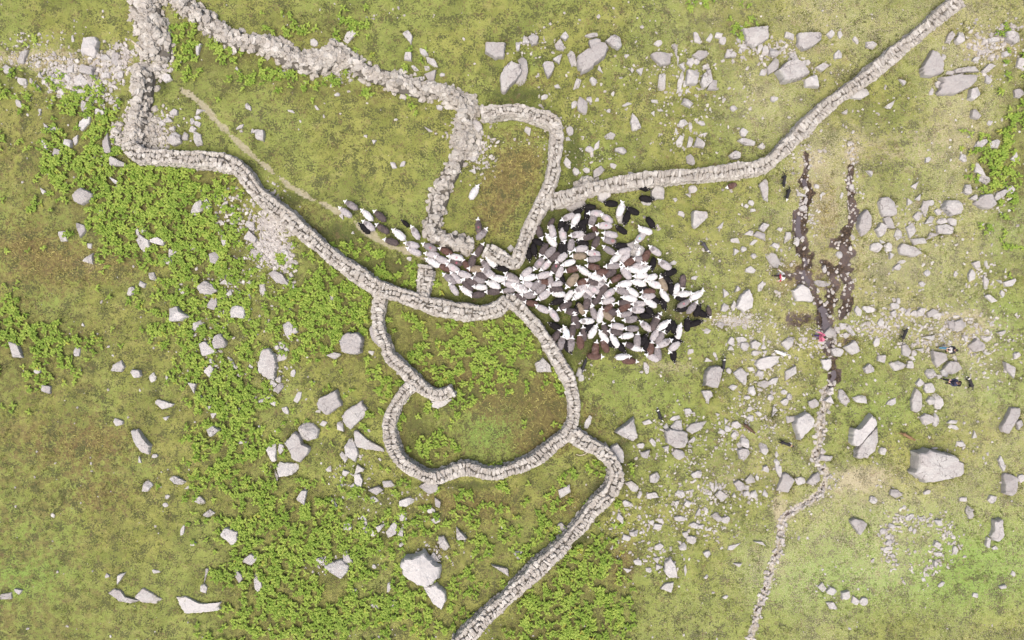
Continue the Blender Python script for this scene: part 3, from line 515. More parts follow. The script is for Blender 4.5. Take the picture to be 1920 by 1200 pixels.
# ---- the ground: one sheet, fine under the photograph, running out to the far hillside
def axis(lim, step):
    a = np.arange(-lim, lim + 1e-6, step); out = [lim]; s = step
    while out[-1] < 420: s *= 1.35; out.append(out[-1] + s)
    o = np.array(out[1:]); return np.concatenate([-o[::-1], a, o])
gx = axis(44, .2); gy = axis(31, .2)
X, Y = np.meshgrid(gx, gy, indexing='ij')
dep, mud, grav = channel(X, Y)
Z = relief(X, Y) - dep; sx_, sy_ = X / MPP + 960, 600 - Y / MPP
pd, pw = dist_line(X, Y, PATHW)
path = np.clip(1.5 - (pd + (vnoise(X, Y, .6, 9) - .5) * .35) / pw, 0, 1)
Z -= .04 * path
nx, ny = X.shape
idx = np.arange(nx * ny).reshape(nx, ny)
F = np.stack([idx[:-1, :-1], idx[1:, :-1], idx[1:, 1:], idx[:-1, 1:]], -1).reshape(-1, 4)
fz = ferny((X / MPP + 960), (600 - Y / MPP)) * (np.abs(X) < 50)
at = {k: zone(k, X, Y).ravel() for k in ZONES}
for bx_, by_, brx, bry, bs in parse("1500,598,27,13,1.0;1478,516,22,16,.55;1592,640,14,10,.6;1530,520,26,34,.45;1575,470,26,22,.4;1600,345,8,30,.3;1552,690,12,10,.5;1520,480,20,20,.3", 5):
    X0, Y0 = P(bx_, by_); mud = np.maximum(mud, bs * np.exp(-((X - X0) / (brx * MPP)) ** 2 - ((Y - Y0) / (bry * MPP)) ** 2) * (.55 + .9 * vnoise(X, Y, .5, 61)))
at['fleck'] = np.clip((X / MPP + 960 - 1000) / 500, 0, 1).ravel() * (.5 + vnoise(X, Y, 5, 62).ravel()) + .25 * vnoise(X, Y, 7, 63).ravel()
px_, py_ = X / MPP + 960, 600 - Y / MPP
at['moor'] = (np.clip((430 - px_) / 300, 0, 1) * (.35 + .9 * vnoise(X, Y, 6, 71)) * np.clip((py_ - 150) / 150, 0, 1)).ravel()
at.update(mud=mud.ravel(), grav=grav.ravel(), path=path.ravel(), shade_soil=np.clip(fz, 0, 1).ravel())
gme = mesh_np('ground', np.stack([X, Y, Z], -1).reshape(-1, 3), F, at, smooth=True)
m, t, b = new_mat('hill_turf', .95, .1); n = N(t); p = n.pos()
f0 = n.noise(p, .11, 3); f1 = n.noise(p, .55, 5, .6); f2 = n.noise(p, 2.3, 5, .62, .4); f3 = n.noise(p, 8, 5, .68); f4 = n.noise(p, 28, 3, .6)
mixn = n.math('ADD', n.math('MULTIPLY', f2, .55), n.math('MULTIPLY', f3, .45))
spk = n.math('ADD', n.math('MULTIPLY', n.math('SUBTRACT', f3, .5), 1.0), n.math('MULTIPLY', n.math('SUBTRACT', n.noise(p, 1.0, 4, .6), .5), .95))   # clustered specks
spk2 = n.math('ADD', n.math('SUBTRACT', n.noise(p, 7.5, 4, .66), .5), n.math('MULTIPLY', n.math('SUBTRACT', n.noise(p, 1.5, 3), .5), .7))
c = n.mix(n.step(f1, .38, .62), (.215, .232, .060), (.292, .302, .084))
c = n.mix(n.step(f0, .44, .56, 0, .6), c, (.235, .290, .078))
c = n.mix(n.step(n.noise(p, 1.6, 4, .6), .54, .62, 0, .35), c, (.33, .30, .13))
c = n.mix(n.step(f2, .51, .60, 0, .55), c, (.155, .185, .050)); c = n.mix(n.step(n.noise(p, .35, 4, .6), .50, .62, 0, .6), c, (.165, .195, .052))
br = n.attr('bright'); c = n.mix(n.math('MULTIPLY', br, n.step(mixn, .62, .42, .4, .95)), c, (.225, .335, .075))
def zone_mix(c, nm, col, k, gain=2.6, lo=.22, hi=.62):
    v = n.math('ADD', n.attr(nm), n.math('MULTIPLY', n.math('SUBTRACT', n.math('ADD', n.math('MULTIPLY', f3, .65), n.math('MULTIPLY', f2, .35)), .5), gain))
    return n.mix(n.step(v, lo, hi, 0, k), c, col)
c = n.mix(n.math('MULTIPLY', n.attr('moor'), n.step(n.math('ADD', n.math('MULTIPLY', f2, .5), n.math('MULTIPLY', f1, .5)), .44, .57, 0, .7)), c, n.mix(n.step(f3, .44, .56), (.150, .120, .055), (.245, .225, .075)))
c = zone_mix(c, 'pale', n.mix(f4, (.36, .30, .18), (.53, .46, .345)), .8, 5.0, .30, .85)
c = zone_mix(c, 'brown', n.mix(n.step(n.noise(p, 5, 4, .7), .42, .58), (.120, .078, .042), (.235, .195, .07)), .85, 5.5, .22, .85)
c = zone_mix(c, 'dark', n.mix(n.step(f3, .4, .6), (.062, .080, .026), (.15, .17, .05)), .92)
c = n.mix(n.step(spk, .03, .10, 0, .88), c, (.082, .088, .038))
c = n.mix(n.step(spk2, .08, .17, 0, .65), c, (.165, .115, .065))
c = n.mix(n.step(n.math('ADD', f4, n.math('MULTIPLY', n.attr('fleck'), .12)), .675, .715, 0, .75), c, (.56, .50, .34))
c = n.mix(n.math('MULTIPLY', n.attr('shade_soil'), n.step(f2, .3, .6, .25, .75)), c, n.mix(f3, (.085, .07, .036), (.14, .13, .045)))  # ground turns darker brown where bracken is dense
peb = n.vor(p, 7, 'Color'); sep = n.add('ShaderNodeSeparateColor'); t.links.new(peb, sep.inputs[0])
pebc = n.mix(sep.outputs[0], (.30, .26, .20), (.55, .51, .44))
c = n.mix(n.step(n.math('ADD', n.attr('path'), n.math('MULTIPLY', n.math('SUBTRACT', f3, .5), .9)), .35, .75, 0, .9), c, n.mix(.7, pebc, (.36, .325, .20)))
c = n.mix(n.step(n.math('ADD', n.attr('grav'), n.math('MULTIPLY', n.math('SUBTRACT', f3, .5), 1.0)), .3, .8, 0, .9), c, pebc)
mc = n.mix(n.step(f1, .42, .58), (.050, .038, .028), (.115, .092, .088))
mc = n.mix(n.step(f3, .53, .62, 0, .75), mc, (.20, .135, .085)); mc = n.mix(n.step(f4, .58, .66, 0, .6), mc, (.30, .25, .20))
c = n.mix(n.step(n.math('ADD', n.attr('mud'), n.math('MULTIPLY', n.math('SUBTRACT', mixn, .5), 1.6)), .28, .55), c, mc)
t.links.new(c, b.inputs['Base Color'])
n.bump(n.math('ADD', n.math('MULTIPLY', f3, .6), n.math('MULTIPLY', f4, .5)), .8, .09, b)
ground = tag(link('ground', gme, m), kind='structure')

# ---- water lying in the peaty channels
wl = [("1508,335,8 1516,358,9", 0), ("1500,405,8 1498,425,11 1500,448,11", 0), ("1508,480,10 1512,505,16 1513,528,17 1515,540,9", 0), ("1540,575,12 1550,590,16 1555,612,22 1553,632,14 1556,652,12", 0), ("1563,695,9 1566,706,9 1560,716,6", 0)]
V, Fq = [], []
for s, _ in wl:
    L = dense(smooth_line(pts(s), 2), 2.2); xy = np.array([[*P(a, c_)] for a, c_, q in L]); q = L[:, 2] * MPP * .5
    tg = np.gradient(xy, axis=0); tg /= np.linalg.norm(tg, axis=1)[:, None]; nr = np.stack([-tg[:, 1], tg[:, 0]], 1)
    j = 1 + .5 * (RNG.random((len(xy), 2)) - .5); zz = relief(xy[:, 0], xy[:, 1]) - .17
    zz = np.full(len(zz), zz.mean())
    b0 = len(V)
    for i in range(len(xy)):
        for k, sgn in ((0, -1), (1, 1)):
            a = xy[i] + nr[i] * sgn * q[i] * j[i, k]; V.append((a[0], a[1], zz[i]))
    for i in range(len(xy) - 1): Fq.append((b0 + 2 * i, b0 + 2 * i + 2, b0 + 2 * i + 3, b0 + 2 * i + 1))
m, t, b = new_mat('peat_water', .12, .5); n = N(t)
t.links.new(n.mix(n.noise(n.pos(), 3, 3), (.075, .062, .066), (.14, .12, .125)), b.inputs['Base Color'])
n.bump(n.noise(n.pos(), 7, 3), .25, .03, b)
tag(link('water', mesh_np('water', V, np.array(Fq)), m), kind='structure')

# ------------------------------------------------------------------ stones (shared templates)
def cube_tpl(seed):
    r = np.random.default_rng(seed)
    g = [(i, j, k) for i in (-1, 0, 1) for j in (-1, 0, 1) for k in (-1, 0, 1) if max(abs(i), abs(j), abs(k)) == 1]
    ix = {v: i for i, v in enumerate(g)}
    V = np.array(g, float); L = np.linalg.norm(V, axis=1, keepdims=True)
    V = V / L ** .62; V *= 1 + .16 * r.standard_normal((26, 1)); V += .09 * r.standard_normal((26, 3)); V[:, 2] = np.clip(V[:, 2], -.9, .86)
    F = []
    for ax in range(3):
        for s in (-1, 1):
            o = [a for a in range(3) if a != ax]
            for a in (-1, 0):
                for c in (-1, 0):
                    q = []
                    for da, dc in ((0, 0), (1, 0), (1, 1), (0, 1)):
                        v = [0, 0, 0]; v[ax] = s; v[o[0]] = a + da; v[o[1]] = c + dc; q.append(ix[tuple(v)])
                    if (s > 0) == (ax == 1): q = q[::-1]
                    F.append(q)
    return V, np.array(F)
TPL = [cube_tpl(100 + i) for i in range(16)]
def stones_mesh(name, pos, half, rz, tilt):
    pos = np.asarray(pos); half = np.asarray(half); n_ = len(pos)
    tp = RNG.integers(0, len(TPL), n_); V = np.zeros((n_, 26, 3))
    for k in range(len(TPL)):
        m_ = tp == k; V[m_] = TPL[k][0][None] * half[m_][:, None]
    ta = np.asarray(tilt); td = RNG.random(n_) * 6.283
    cx, sx = np.cos(td)[:, None], np.sin(td)[:, None]        # tilt about a random horizontal axis
    u = V[..., 0] * cx + V[..., 1] * sx; v = -V[..., 0] * sx + V[..., 1] * cx; z = V[..., 2]
    ct, st = np.cos(ta)[:, None], np.sin(ta)[:, None]
    u, z = u * ct + z * st, -u * st + z * ct
    x = u * cx - v * sx; y = u * sx + v * cx
    c, s = np.cos(rz)[:, None], np.sin(rz)[:, None]
    V = np.stack([x * c - y * s, x * s + y * c, z], -1) + pos[:, None]
    F = (TPL[0][1][None] + (np.arange(n_) * 26)[:, None, None]).reshape(-1, 4)
    return mesh_np(name, V.reshape(-1, 3), F, {'rnd': np.repeat(RNG.random(n_), 26)})

# ------------------------------------------------------------------ dry stone walls
WLAB = dict(
 north="tumbled stone heap ending a wall at the top left, above the path gap",
 left="long sagging drystone wall winding from its bent corner to the mouth of the fold",
 upright="crumbling upright wall band between the path gap and the long sagging wall",
 fold="rounded drystone wall looping round the green fold below the flock",
 spur="thin crooked drystone wall entering the round fold and ending in a hook",
 lower="drystone wall snaking down from the round fold to the bottom edge",
 upper="collapsed drystone wall, wide and spilled, running along the top",
 penleft="half fallen drystone wall on the left side of the small pen",
 penright="neat drystone wall around the top and right side of the small pen",
 boundary="straight drystone wall climbing diagonally to the top right",
 stub="short stub of drystone wall beside the ferns and the file of sheep")
HEAPS = dict(
 upper=[("478,68 530,70 560,95 600,88 625,68 645,85 668,100 645,118 612,136 585,138 545,120 510,102", .75)],
 penleft=[("848,180 890,176 898,205 888,235 905,262 892,292 862,300 846,262 858,225", .65)],
 upright=[("262,215 296,220 314,250 316,276 262,282 256,250", .24), ("208,226 240,222 244,284 226,280 208,252", .28), ("248,118 300,116 305,140 262,150 246,140", .45)],
 north=[("262,30 312,30 310,98 285,106 258,80", .7)],
 boundary=[("1062,360 1085,335 1105,328 1125,340 1110,358 1080,372", .9)])
def wall(key):
    txt, wpx, h, ruin = WALLS[key]
    line = np.array([P(x, y, h) for x, y in pts(txt)])
    if len(line) > 3: line = smooth_line(line, 2)
    L = dense(line, .08); tg = np.gradient(L, axis=0); tg /= np.linalg.norm(tg, axis=1)[:, None] + 1e-9
    nr = np.stack([-tg[:, 1], tg[:, 0]], 1); ang = np.arctan2(tg[:, 1], tg[:, 0])
    sl = np.concatenate([[0], np.cumsum(np.linalg.norm(np.diff(L, axis=0), axis=1))]); LEN = sl[-1]
    wt = wpx * MPP * .96
    base = gz(L[:, 0], L[:, 1]) - .03
    def at(s):
        i = min(len(L) - 1, int(np.searchsorted(sl, s))); return i
    wob = lambda s: h * (.94 + .10 * math.sin(s * .7 + len(key)) + .05 * math.sin(s * 2.3))
    wv = lambda s: wt * (1 + .10 * math.sin(s * .9 + 2) + .06 * math.sin(s * 2.9))
    # body: earth and small stone filling
    prof = [(.56, -.25), (.50, .45), (.36, .86), (-.36, .86), (-.50, .45), (-.56, -.25)] if not ruin else [(.62, -.25), (.52, .30), (.34, .60), (-.34, .60), (-.52, .30), (-.62, -.25)]
    st = np.arange(0, len(L), 4); V = []; Fc = []; k = len(prof)
    for q, i in enumerate(st):
        for u, z in prof:
            a = L[i] + nr[i] * u * wv(sl[i]); V.append((a[0], a[1], base[i] + z * wob(sl[i])))
        if q:
            for c in range(k - 1): Fc.append((k * (q - 1) + c, k * q + c, k * q + c + 1, k * (q - 1) + c + 1))
    nq = len(st) - 1
    for e in (0, nq):
        Fc.append([k * e + c for c in (0, 1, 4, 5)]); Fc.append([k * e + c for c in (1, 2, 3, 4)])
    cob = link('dry_stone_wall', mesh_np('wall_filling', V, np.array(Fc)), CORE)
    tag(cob, WLAB[key], 'wall')
    r = RNG
    pos, half, rz, tl = [], [], [], []           # side stones
    pc, hc, rc, tc = [], [], [], []              # coping
    if not ruin:
        nc = 6
        for side in (-1, 1):
            for c in range(nc):
                s = r.random() * .3
                while s < LEN:
                    ln = r.uniform(.20, .48); i = at(s + ln / 2); hh = wob(s) / nc; z = (c + .5) * hh * .97
                    off = wv(s) * (.5 + .10 * (1 - c / nc)) - .09 + r.normal(0, .022)
                    a = L[i] + nr[i] * side * off
                    pos.append((a[0], a[1], base[i] + z)); half.append((ln * .52, r.uniform(.09, .15), hh * .56)); rz.append(ang[i] + r.normal(0, .10)); tl.append(r.normal(0, .08)); s += ln * 1.0
        lanes = 2 if key == 'boundary' else 3 if wpx > 21 else 2
        bnd = lambda k, s: 0.0 if k == 0 else 1.0 if k == lanes else k / lanes + .09 * math.sin(s * 1.7 + 2.1 * k) + .06 * math.sin(s * 4.3 + k)
        for k in range(lanes):
            s = r.random() * .2
            while s < LEN:
                ds = r.uniform(.15, .30) if lanes == 2 else r.uniform(.17, .38); i = at(s + ds / 2); W_ = wv(s) * 1.03
                a0, a1 = bnd(k, s) + r.normal(0, .035), bnd(k + 1, s) + r.normal(0, .035); hw = abs(a1 - a0) * W_ / 2
                if r.random() < .12: a0, a1 = a0 - .1, a1 + .1
                u = ((a0 + a1) / 2 - .5) * W_; a = L[i] + nr[i] * u + tg[i] * r.normal(0, .03)
                crown = 1 - .16 * (abs(u) / (W_ / 2)) ** 2
                pc.append((a[0], a[1], base[i] + wob(s) * crown - .06 + r.normal(0, .028))); hc.append((ds * r.uniform(.49, .57), hw * r.uniform(.96, 1.08), r.uniform(.11, .18)))
                rc.append(ang[i] + r.normal(0, .2)); tc.append(r.normal(0, .12)); s += ds
        for e, d in ((0, -1), (len(L) - 1, 1)):   # closed ends
            for c in range(nc):
                for u in np.arange(-.5, .51, .26):
                    a = L[e] + nr[e] * u * wt + tg[e] * d * .02
                    pos.append((a[0], a[1], base[e] + (c + .5) * h / nc)); half.append((.12, .17, h / nc * .56)); rz.append(ang[e] + r.normal(0, .2)); tl.append(r.normal(0, .1))
    else:
        nst = int(LEN * wt * 34)
        for q in range(nst):
            s = r.random() * LEN; i = at(s); u = np.clip(r.normal(0, .33), -.72, .72)
            prof_z = max(.05, (1 - (abs(u) / .72) ** 1.6)) * wob(s) * r.choice([1.0, 1.0, .75, .45])
            a = L[i] + nr[i] * u * wv(s)
            sz = r.uniform(.10, .235) * r.uniform(.8, 1.25)
            (pc if prof_z > .5 else pos).append((a[0], a[1], base[i] + prof_z * .9)); (hc if prof_z > .5 else half).append((sz * 1.25, sz * .9, sz * .7))
            (rc if prof_z > .5 else rz).append(r.random() * 6.28); (tc if prof_z > .5 else tl).append(r.normal(0, .35))
    for ptxt, hh in HEAPS.get(key, []):
        pl = np.array([P(x, y, hh * .6) for x, y in pts(ptxt)]); lo, hi = pl.min(0), pl.max(0); cen = pl.mean(0)
        nst = int(np.prod(hi - lo) * (30 if hh > .4 else 20))
        cand = lo + r.random((nst, 2)) * (hi - lo); cand = cand[inpoly(cand[:, 0], cand[:, 1], pl)]
        ed, _ = dist_line(cand[:, 0], cand[:, 1], np.vstack([pl, pl[:1]])); bz = gz(cand[:, 0], cand[:, 1])
        for a, e, z0 in zip(cand, ed, bz):
            sz = r.uniform(.10, .24) if hh > .4 else r.uniform(.07, .18); z = hh * min(1, e / .55) * r.choice([1, 1, .6, .25])
            pos.append((a[0], a[1], z0 + z * .9)); half.append((sz * 1.25, sz * .9, sz * .7)); rz.append(r.random() * 6.28); tl.append(r.normal(0, .3))
    link('facing', stones_mesh('facing', pos, half, np.array(rz), np.array(tl)), WALLST, cob)
    if pc: link('coping', stones_mesh('coping', pc, hc, np.array(rc), np.array(tc)), WALLST, cob)
    return cob
for key in WALLS: wall(key)

# ------------------------------------------------------------------ boulders and rocks
def rock_mesh(name, out, h, seed):
    r = np.random.default_rng(seed)
    out = np.asarray(out, float); per = np.linalg.norm(np.diff(np.vstack([out, out[:1]]), axis=0), axis=1).sum()
    n_ = int(np.clip(per / .13, 12, 44)); closed = np.vstack([out, out[:1]])
    sl = np.concatenate([[0], np.cumsum(np.linalg.norm(np.diff(closed, axis=0), axis=1))])
    tt = np.linspace(0, per, n_, endpoint=False); ring = np.stack([np.interp(tt, sl, closed[:, i]) for i in (0, 1)], 1)
    rad = np.linalg.norm(ring, axis=1).mean()
    ring *= 1 + .035 * r.standard_normal((n_, 1))
    S_ = [1.02, 1.04, 1.01, .975, .91, .76, .57, .37, .17]
    big_ = rad > .75; tl_ = .05 if big_ else .10; pl = [(r.uniform(-tl_, tl_), r.uniform(-tl_, tl_), 1.0)]
    for k in range(r.integers(2, 5)):
        a = r.uniform(0, 6.28); sl_ = r.uniform(.15, .45 if big_ else .7); pl.append((math.cos(a) * sl_, math.sin(a) * sl_, r.uniform(1.02, 1.35)))
    def top(p): return h * np.min([c - (a * p[:, 0] + b_ * p[:, 1]) / rad for a, b_, c in pl], axis=0)
    V = []
    for k, s in enumerate(S_):
        q = ring * s
        if k > 2: q = q + .010 * rad * r.standard_normal((n_, 2))
        zt = np.maximum(top(q), h * .18)
        z = {0: np.full(n_, -.22), 1: h * .12 + .05 * h * r.standard_normal(n_), 2: zt * .62, 3: zt * .88}.get(k, zt + h * np.array([.07 * mnoise.noise(Vector((u * 1.7 / max(rad, .3) + seed, v * 1.7 / max(rad, .3), seed))) + .05 * mnoise.noise(Vector((u * 4.5 / max(rad, .3), v * 4.5 / max(rad, .3) + seed, 0))) for u, v in q]))
        V.append(np.column_stack([q, z]))
    V = np.vstack(V + [np.array([[0, 0, float(top(np.zeros((1, 2)))[0])]])]); F4 = []; F3 = []
    for k in range(len(S_) - 1):
        for i in range(n_):
            j = (i + 1) % n_; F4.append((k * n_ + i, k * n_ + j, (k + 1) * n_ + j, (k + 1) * n_ + i))
    k = (len(S_) - 1) * n_
    for i in range(n_): F3.append((k + i, k + (i + 1) % n_, len(V) - 1))
    return V, np.array(F4), np.array(F3)

ALLR = []   # (area, x, y, outline px, h, l, w, ang, poly?)
for ln in POLY.split('\n'):
    f = ln.split('|'); ox, oy = (float(v) for v in f[0].split()); k = 1 if len(f) > 2 else 4
    o = np.array([(ox + x / k, oy + y / k) for x, y in pts(f[1])])
    c = o.mean(0); d = o - c; cv = np.cov(d.T); ev, evec = np.linalg.eigh(cv)
    ar = .5 * abs(np.dot(o[:, 0], np.roll(o[:, 1], 1)) - np.dot(o[:, 1], np.roll(o[:, 0], 1)))
    l = np.ptp(d @ evec[:, 1]); wd = np.ptp(d @ evec[:, 0])
    ALLR.append(dict(a=ar, x=c[0], y=c[1], o=o, l=l, w=wd, g=math.degrees(math.atan2(evec[1, 1], evec[0, 1])), poly=1))
for q, (x, y, l, wd, g) in enumerate(parse(ROCKS, 5)):
    r = random.Random(q * 7 + 3); k = r.choice([3, 4, 4, 5, 5, 6]); o = []
    a0 = r.random() * 6.28
    for i in range(k):
        t_ = a0 + 6.283 * (i + r.uniform(-.3, .3)) / k
        rr = r.uniform(.92, 1.22) / (abs(math.cos(t_)) ** 2.6 + abs(math.sin(t_)) ** 2.6) ** (1 / 2.6)
        u, v = rr * math.cos(t_) * l * .53, rr * math.sin(t_) * wd * .53
        c, s = math.cos(R(g)), math.sin(R(g)); o.append((x + u * c - v * s, y + u * s + v * c))
    ALLR.append(dict(a=l * wd * .8, x=x, y=y, o=np.array(o), l=l, w=wd, g=g, poly=0))
ALLR.sort(key=lambda d: -d['a'])
NIND = 292
stuffV, stuff4, stuff3, nb = [], [], [], 0
for i, d in enumerate(ALLR):
    wm = min(d['l'], d['w']) * MPP
    h = float(np.clip(wm * random.uniform(.32, .6), .07, 1.15)) if d['a'] < 3000 else 1.0
    if d['y'] > 1095 and d['x'] < 420: h = min(h, .22)
    d['h'] = h
    o = np.array([P(x, y, h * .7) for x, y in d['o']]); c = o.mean(0); o = o - c
    ar2 = np.dot(o[:, 0], np.roll(o[:, 1], -1)) - np.dot(o[:, 1], np.roll(o[:, 0], -1))
    if ar2 < 0: o = o[::-1]
    h *= 1.12
    V, A4, A3 = rock_mesh('rock', o, h, i + 50)
    z = gz1(*c) - .03 - (h * random.uniform(.0, .25) if 20 < i < NIND else 0)
    if i < NIND:
        big = d['a'] > 420
        ob = link('boulder' if big else 'rock', mesh_np('rock', V, [A4, A3]), ROCK, loc=(c[0], c[1], z)); d['ob'] = ob; d['big'] = big
    else:
        stuffV.append(V + np.array([c[0], c[1], z])); stuff4.append(A4 + nb); stuff3.append(A3 + nb); nb += len(V)
ob = link('scattered_rocks', mesh_np('scattered_rocks', np.vstack(stuffV), [np.vstack(stuff4), np.vstack(stuff3)]), ROCK)
tag(ob, 'small grey rocks lying loose all over the grass', 'rocks', kind='stuff')

# small stones too many to count
SCAT = """1300,480,140,170,300;1500,750,300,120,420;1330,900,150,110,420;1300,180,260,110,330;1750,600,170,50,330;1700,450,180,120,160;1600,950,240,120,150;1725,1010,80,90,170;1480,560,60,200,200;140,140,140,60,330;280,250,60,40,120;
 200,300,120,60,60;440,480,70,130,200;300,650,250,200,130;500,700,120,140,110;700,950,120,120,110;1200,960,90,60,110;1850,100,70,50,200;1830,640,80,50,200;1510,300,30,40,120;1596,290,16,40,90;900,290,40,60,70;640,120,60,40,60;750,200,200,90,60;1380,602,50,14,190;
 1020,250,40,60,60;1100,300,60,40,60;515,440,30,70,330;1640,615,80,22,160;1450,680,60,70,120;1240,1030,120,80,90;150,1000,200,150,40;1800,300,120,120,120;960,1190,900,40,120;960,20,900,40,150"""
SMALL = .020
pos, half = [], []
for x, y, rx, ry, k in parse(SCAT, 5):
    for _ in range(int(k * .95)):
        a, b_ = RNG.normal(0, .6, 2); sz = SMALL + .06 * RNG.random() ** 2.6 + (.05 if RNG.random() < .07 else 0)
        X_, Y_ = P(x + a * rx, y + b_ * ry); pos.append((X_, Y_, 0)); half.append((sz * RNG.uniform(1, 1.7), sz, sz * .7))
SCAT2 = '''512,425,20,46,420,.10;500,470,28,24,160,.12;533,480,14,30,120,.11;440,400,40,40,130,.09;150,150,50,36,230,.12;110,140,36,24,120,.11;215,115,40,26,170,.12;60,110,60,14,160,.05;190,170,40,30,70,.10;300,240,30,30,60,.10;285,240,24,24,70,.09;225,250,16,30,60,.09;300,130,24,16,50,.10;60,80,50,20,50,.07;
 900,285,26,40,70,.08;870,250,30,20,50,.10;640,140,30,14,40,.09;1850,85,40,24,110,.10;1890,60,20,20,40,.10;1640,612,60,14,110,.07;1780,605,40,22,70,.09;1735,640,40,16,70,.08;1840,640,30,24,50,.09;1690,585,40,12,50,.08;1540,640,36,22,70,.09;1500,640,24,14,40,.07;
 1380,602,40,11,240,.045;1300,150,50,50,60,.08;1410,90,40,30,50,.09;1440,100,20,24,30,.11;1010,80,40,26,40,.08;1280,250,40,26,50,.07;1240,130,60,40,40,.06;1480,90,26,20,30,.10;1330,925,60,24,80,.08;1270,960,60,30,70,.07;1330,985,50,26,60,.07;1220,980,30,20,30,.07;
 1240,1050,30,30,40,.08;1410,640,40,20,40,.08;1430,700,26,30,30,.08;1370,820,40,30,50,.07;1260,810,36,36,40,.07;1460,500,30,60,60,.06;1520,400,16,50,50,.07;1600,360,10,40,30,.07;1680,430,70,40,60,.06;1760,420,40,30,40,.07;1850,380,40,20,40,.08;1840,510,40,40,50,.07;
 660,900,40,30,50,.06;760,950,60,40,50,.05;820,1040,30,20,30,.08;610,1060,26,16,30,.07;520,680,20,40,40,.07;395,655,30,40,40,.07;420,540,50,40,60,.07;470,440,20,40,50,.09;860,1025,60,30,20,.05;1668,1010,14,34,40,.085;1690,975,20,14,30,.08;1730,975,26,12,30,.075;1770,1000,14,26,36,.075;1755,1040,14,20,24,.085;1750,1062,16,14,26,.08;1672,1045,14,16,26,.08;1735,1082,10,14,14,.06;1790,1020,12,24,16,.07;1560,1110,50,20,20,.06;1520,130,60,30,40,.07;1650,210,60,40,30,.06;1560,900,30,24,24,.06;1850,700,50,50,40,.07;1800,830,70,60,30,.07;1450,780,40,40,40,.07;1290,860,60,30,60,.06;1400,760,40,40,50,.06;1620,540,40,30,30,.06;1090,700,10,20,14,.07;1110,260,60,50,40,.05;1160,1000,40,30,40,.06'''
for x, y, rx, ry, k, s0 in parse(SCAT2, 6):
    for _ in range(int(k)):
        a, b_ = RNG.normal(0, .62, 2); sz = s0 * RNG.uniform(.45, 1.25)
        X_, Y_ = P(x + a * rx, y + b_ * ry); pos.append((X_, Y_, 0)); half.append((sz * RNG.uniform(1, 1.8), sz, sz * .75))
for x, y, q in dense(pts("1560,718,7 1548,735,9 1545,760,9 1540,790,10 1535,830,10 1530,862,11 1544,882,9 1550,892,7 1545,915,7 1526,935,9 1492,955,8 1468,970,9 1462,1000,8 1460,1030,8 1448,1060,8 1440,1090,8 1430,1120,8 1420,1145,8 1408,1200,8"), 1.0):
    if RNG.random() < .7:
        X_, Y_ = P(x + RNG.choice([-1, 1]) * abs(RNG.normal(.75, .45)) * (q * .62 + 1.5), y); sz = RNG.uniform(.03, .15) * RNG.uniform(.6, 1)
        pos.append((X_, Y_, 0)); half.append((sz * 1.4, sz, sz * .7))
for L, d_, m_ in CHAN_W[:-1]:
    for a in dense(L, .16):
        if RNG.random() < .75:
            sz = RNG.uniform(.035, .12); k = RNG.choice([-1, 1]) * RNG.uniform(.2, 1.5) * a[2]
            pos.append((a[0] + k, a[1] + RNG.normal(0, .1), 0)); half.append((sz * 1.4, sz, sz * .7))
pos = np.array(pos); half = np.array(half); pos[:, 2] = gz(pos[:, 0], pos[:, 1]) + half[:, 2] * .38
tag(link('loose_stones', stones_mesh('loose_stones', pos, half, RNG.random(len(pos)) * 6.28, RNG.normal(0, .3, len(pos))), RUBBLE), 'small pale stones strewn over the turf and stream bed', 'stones', kind='stuff')

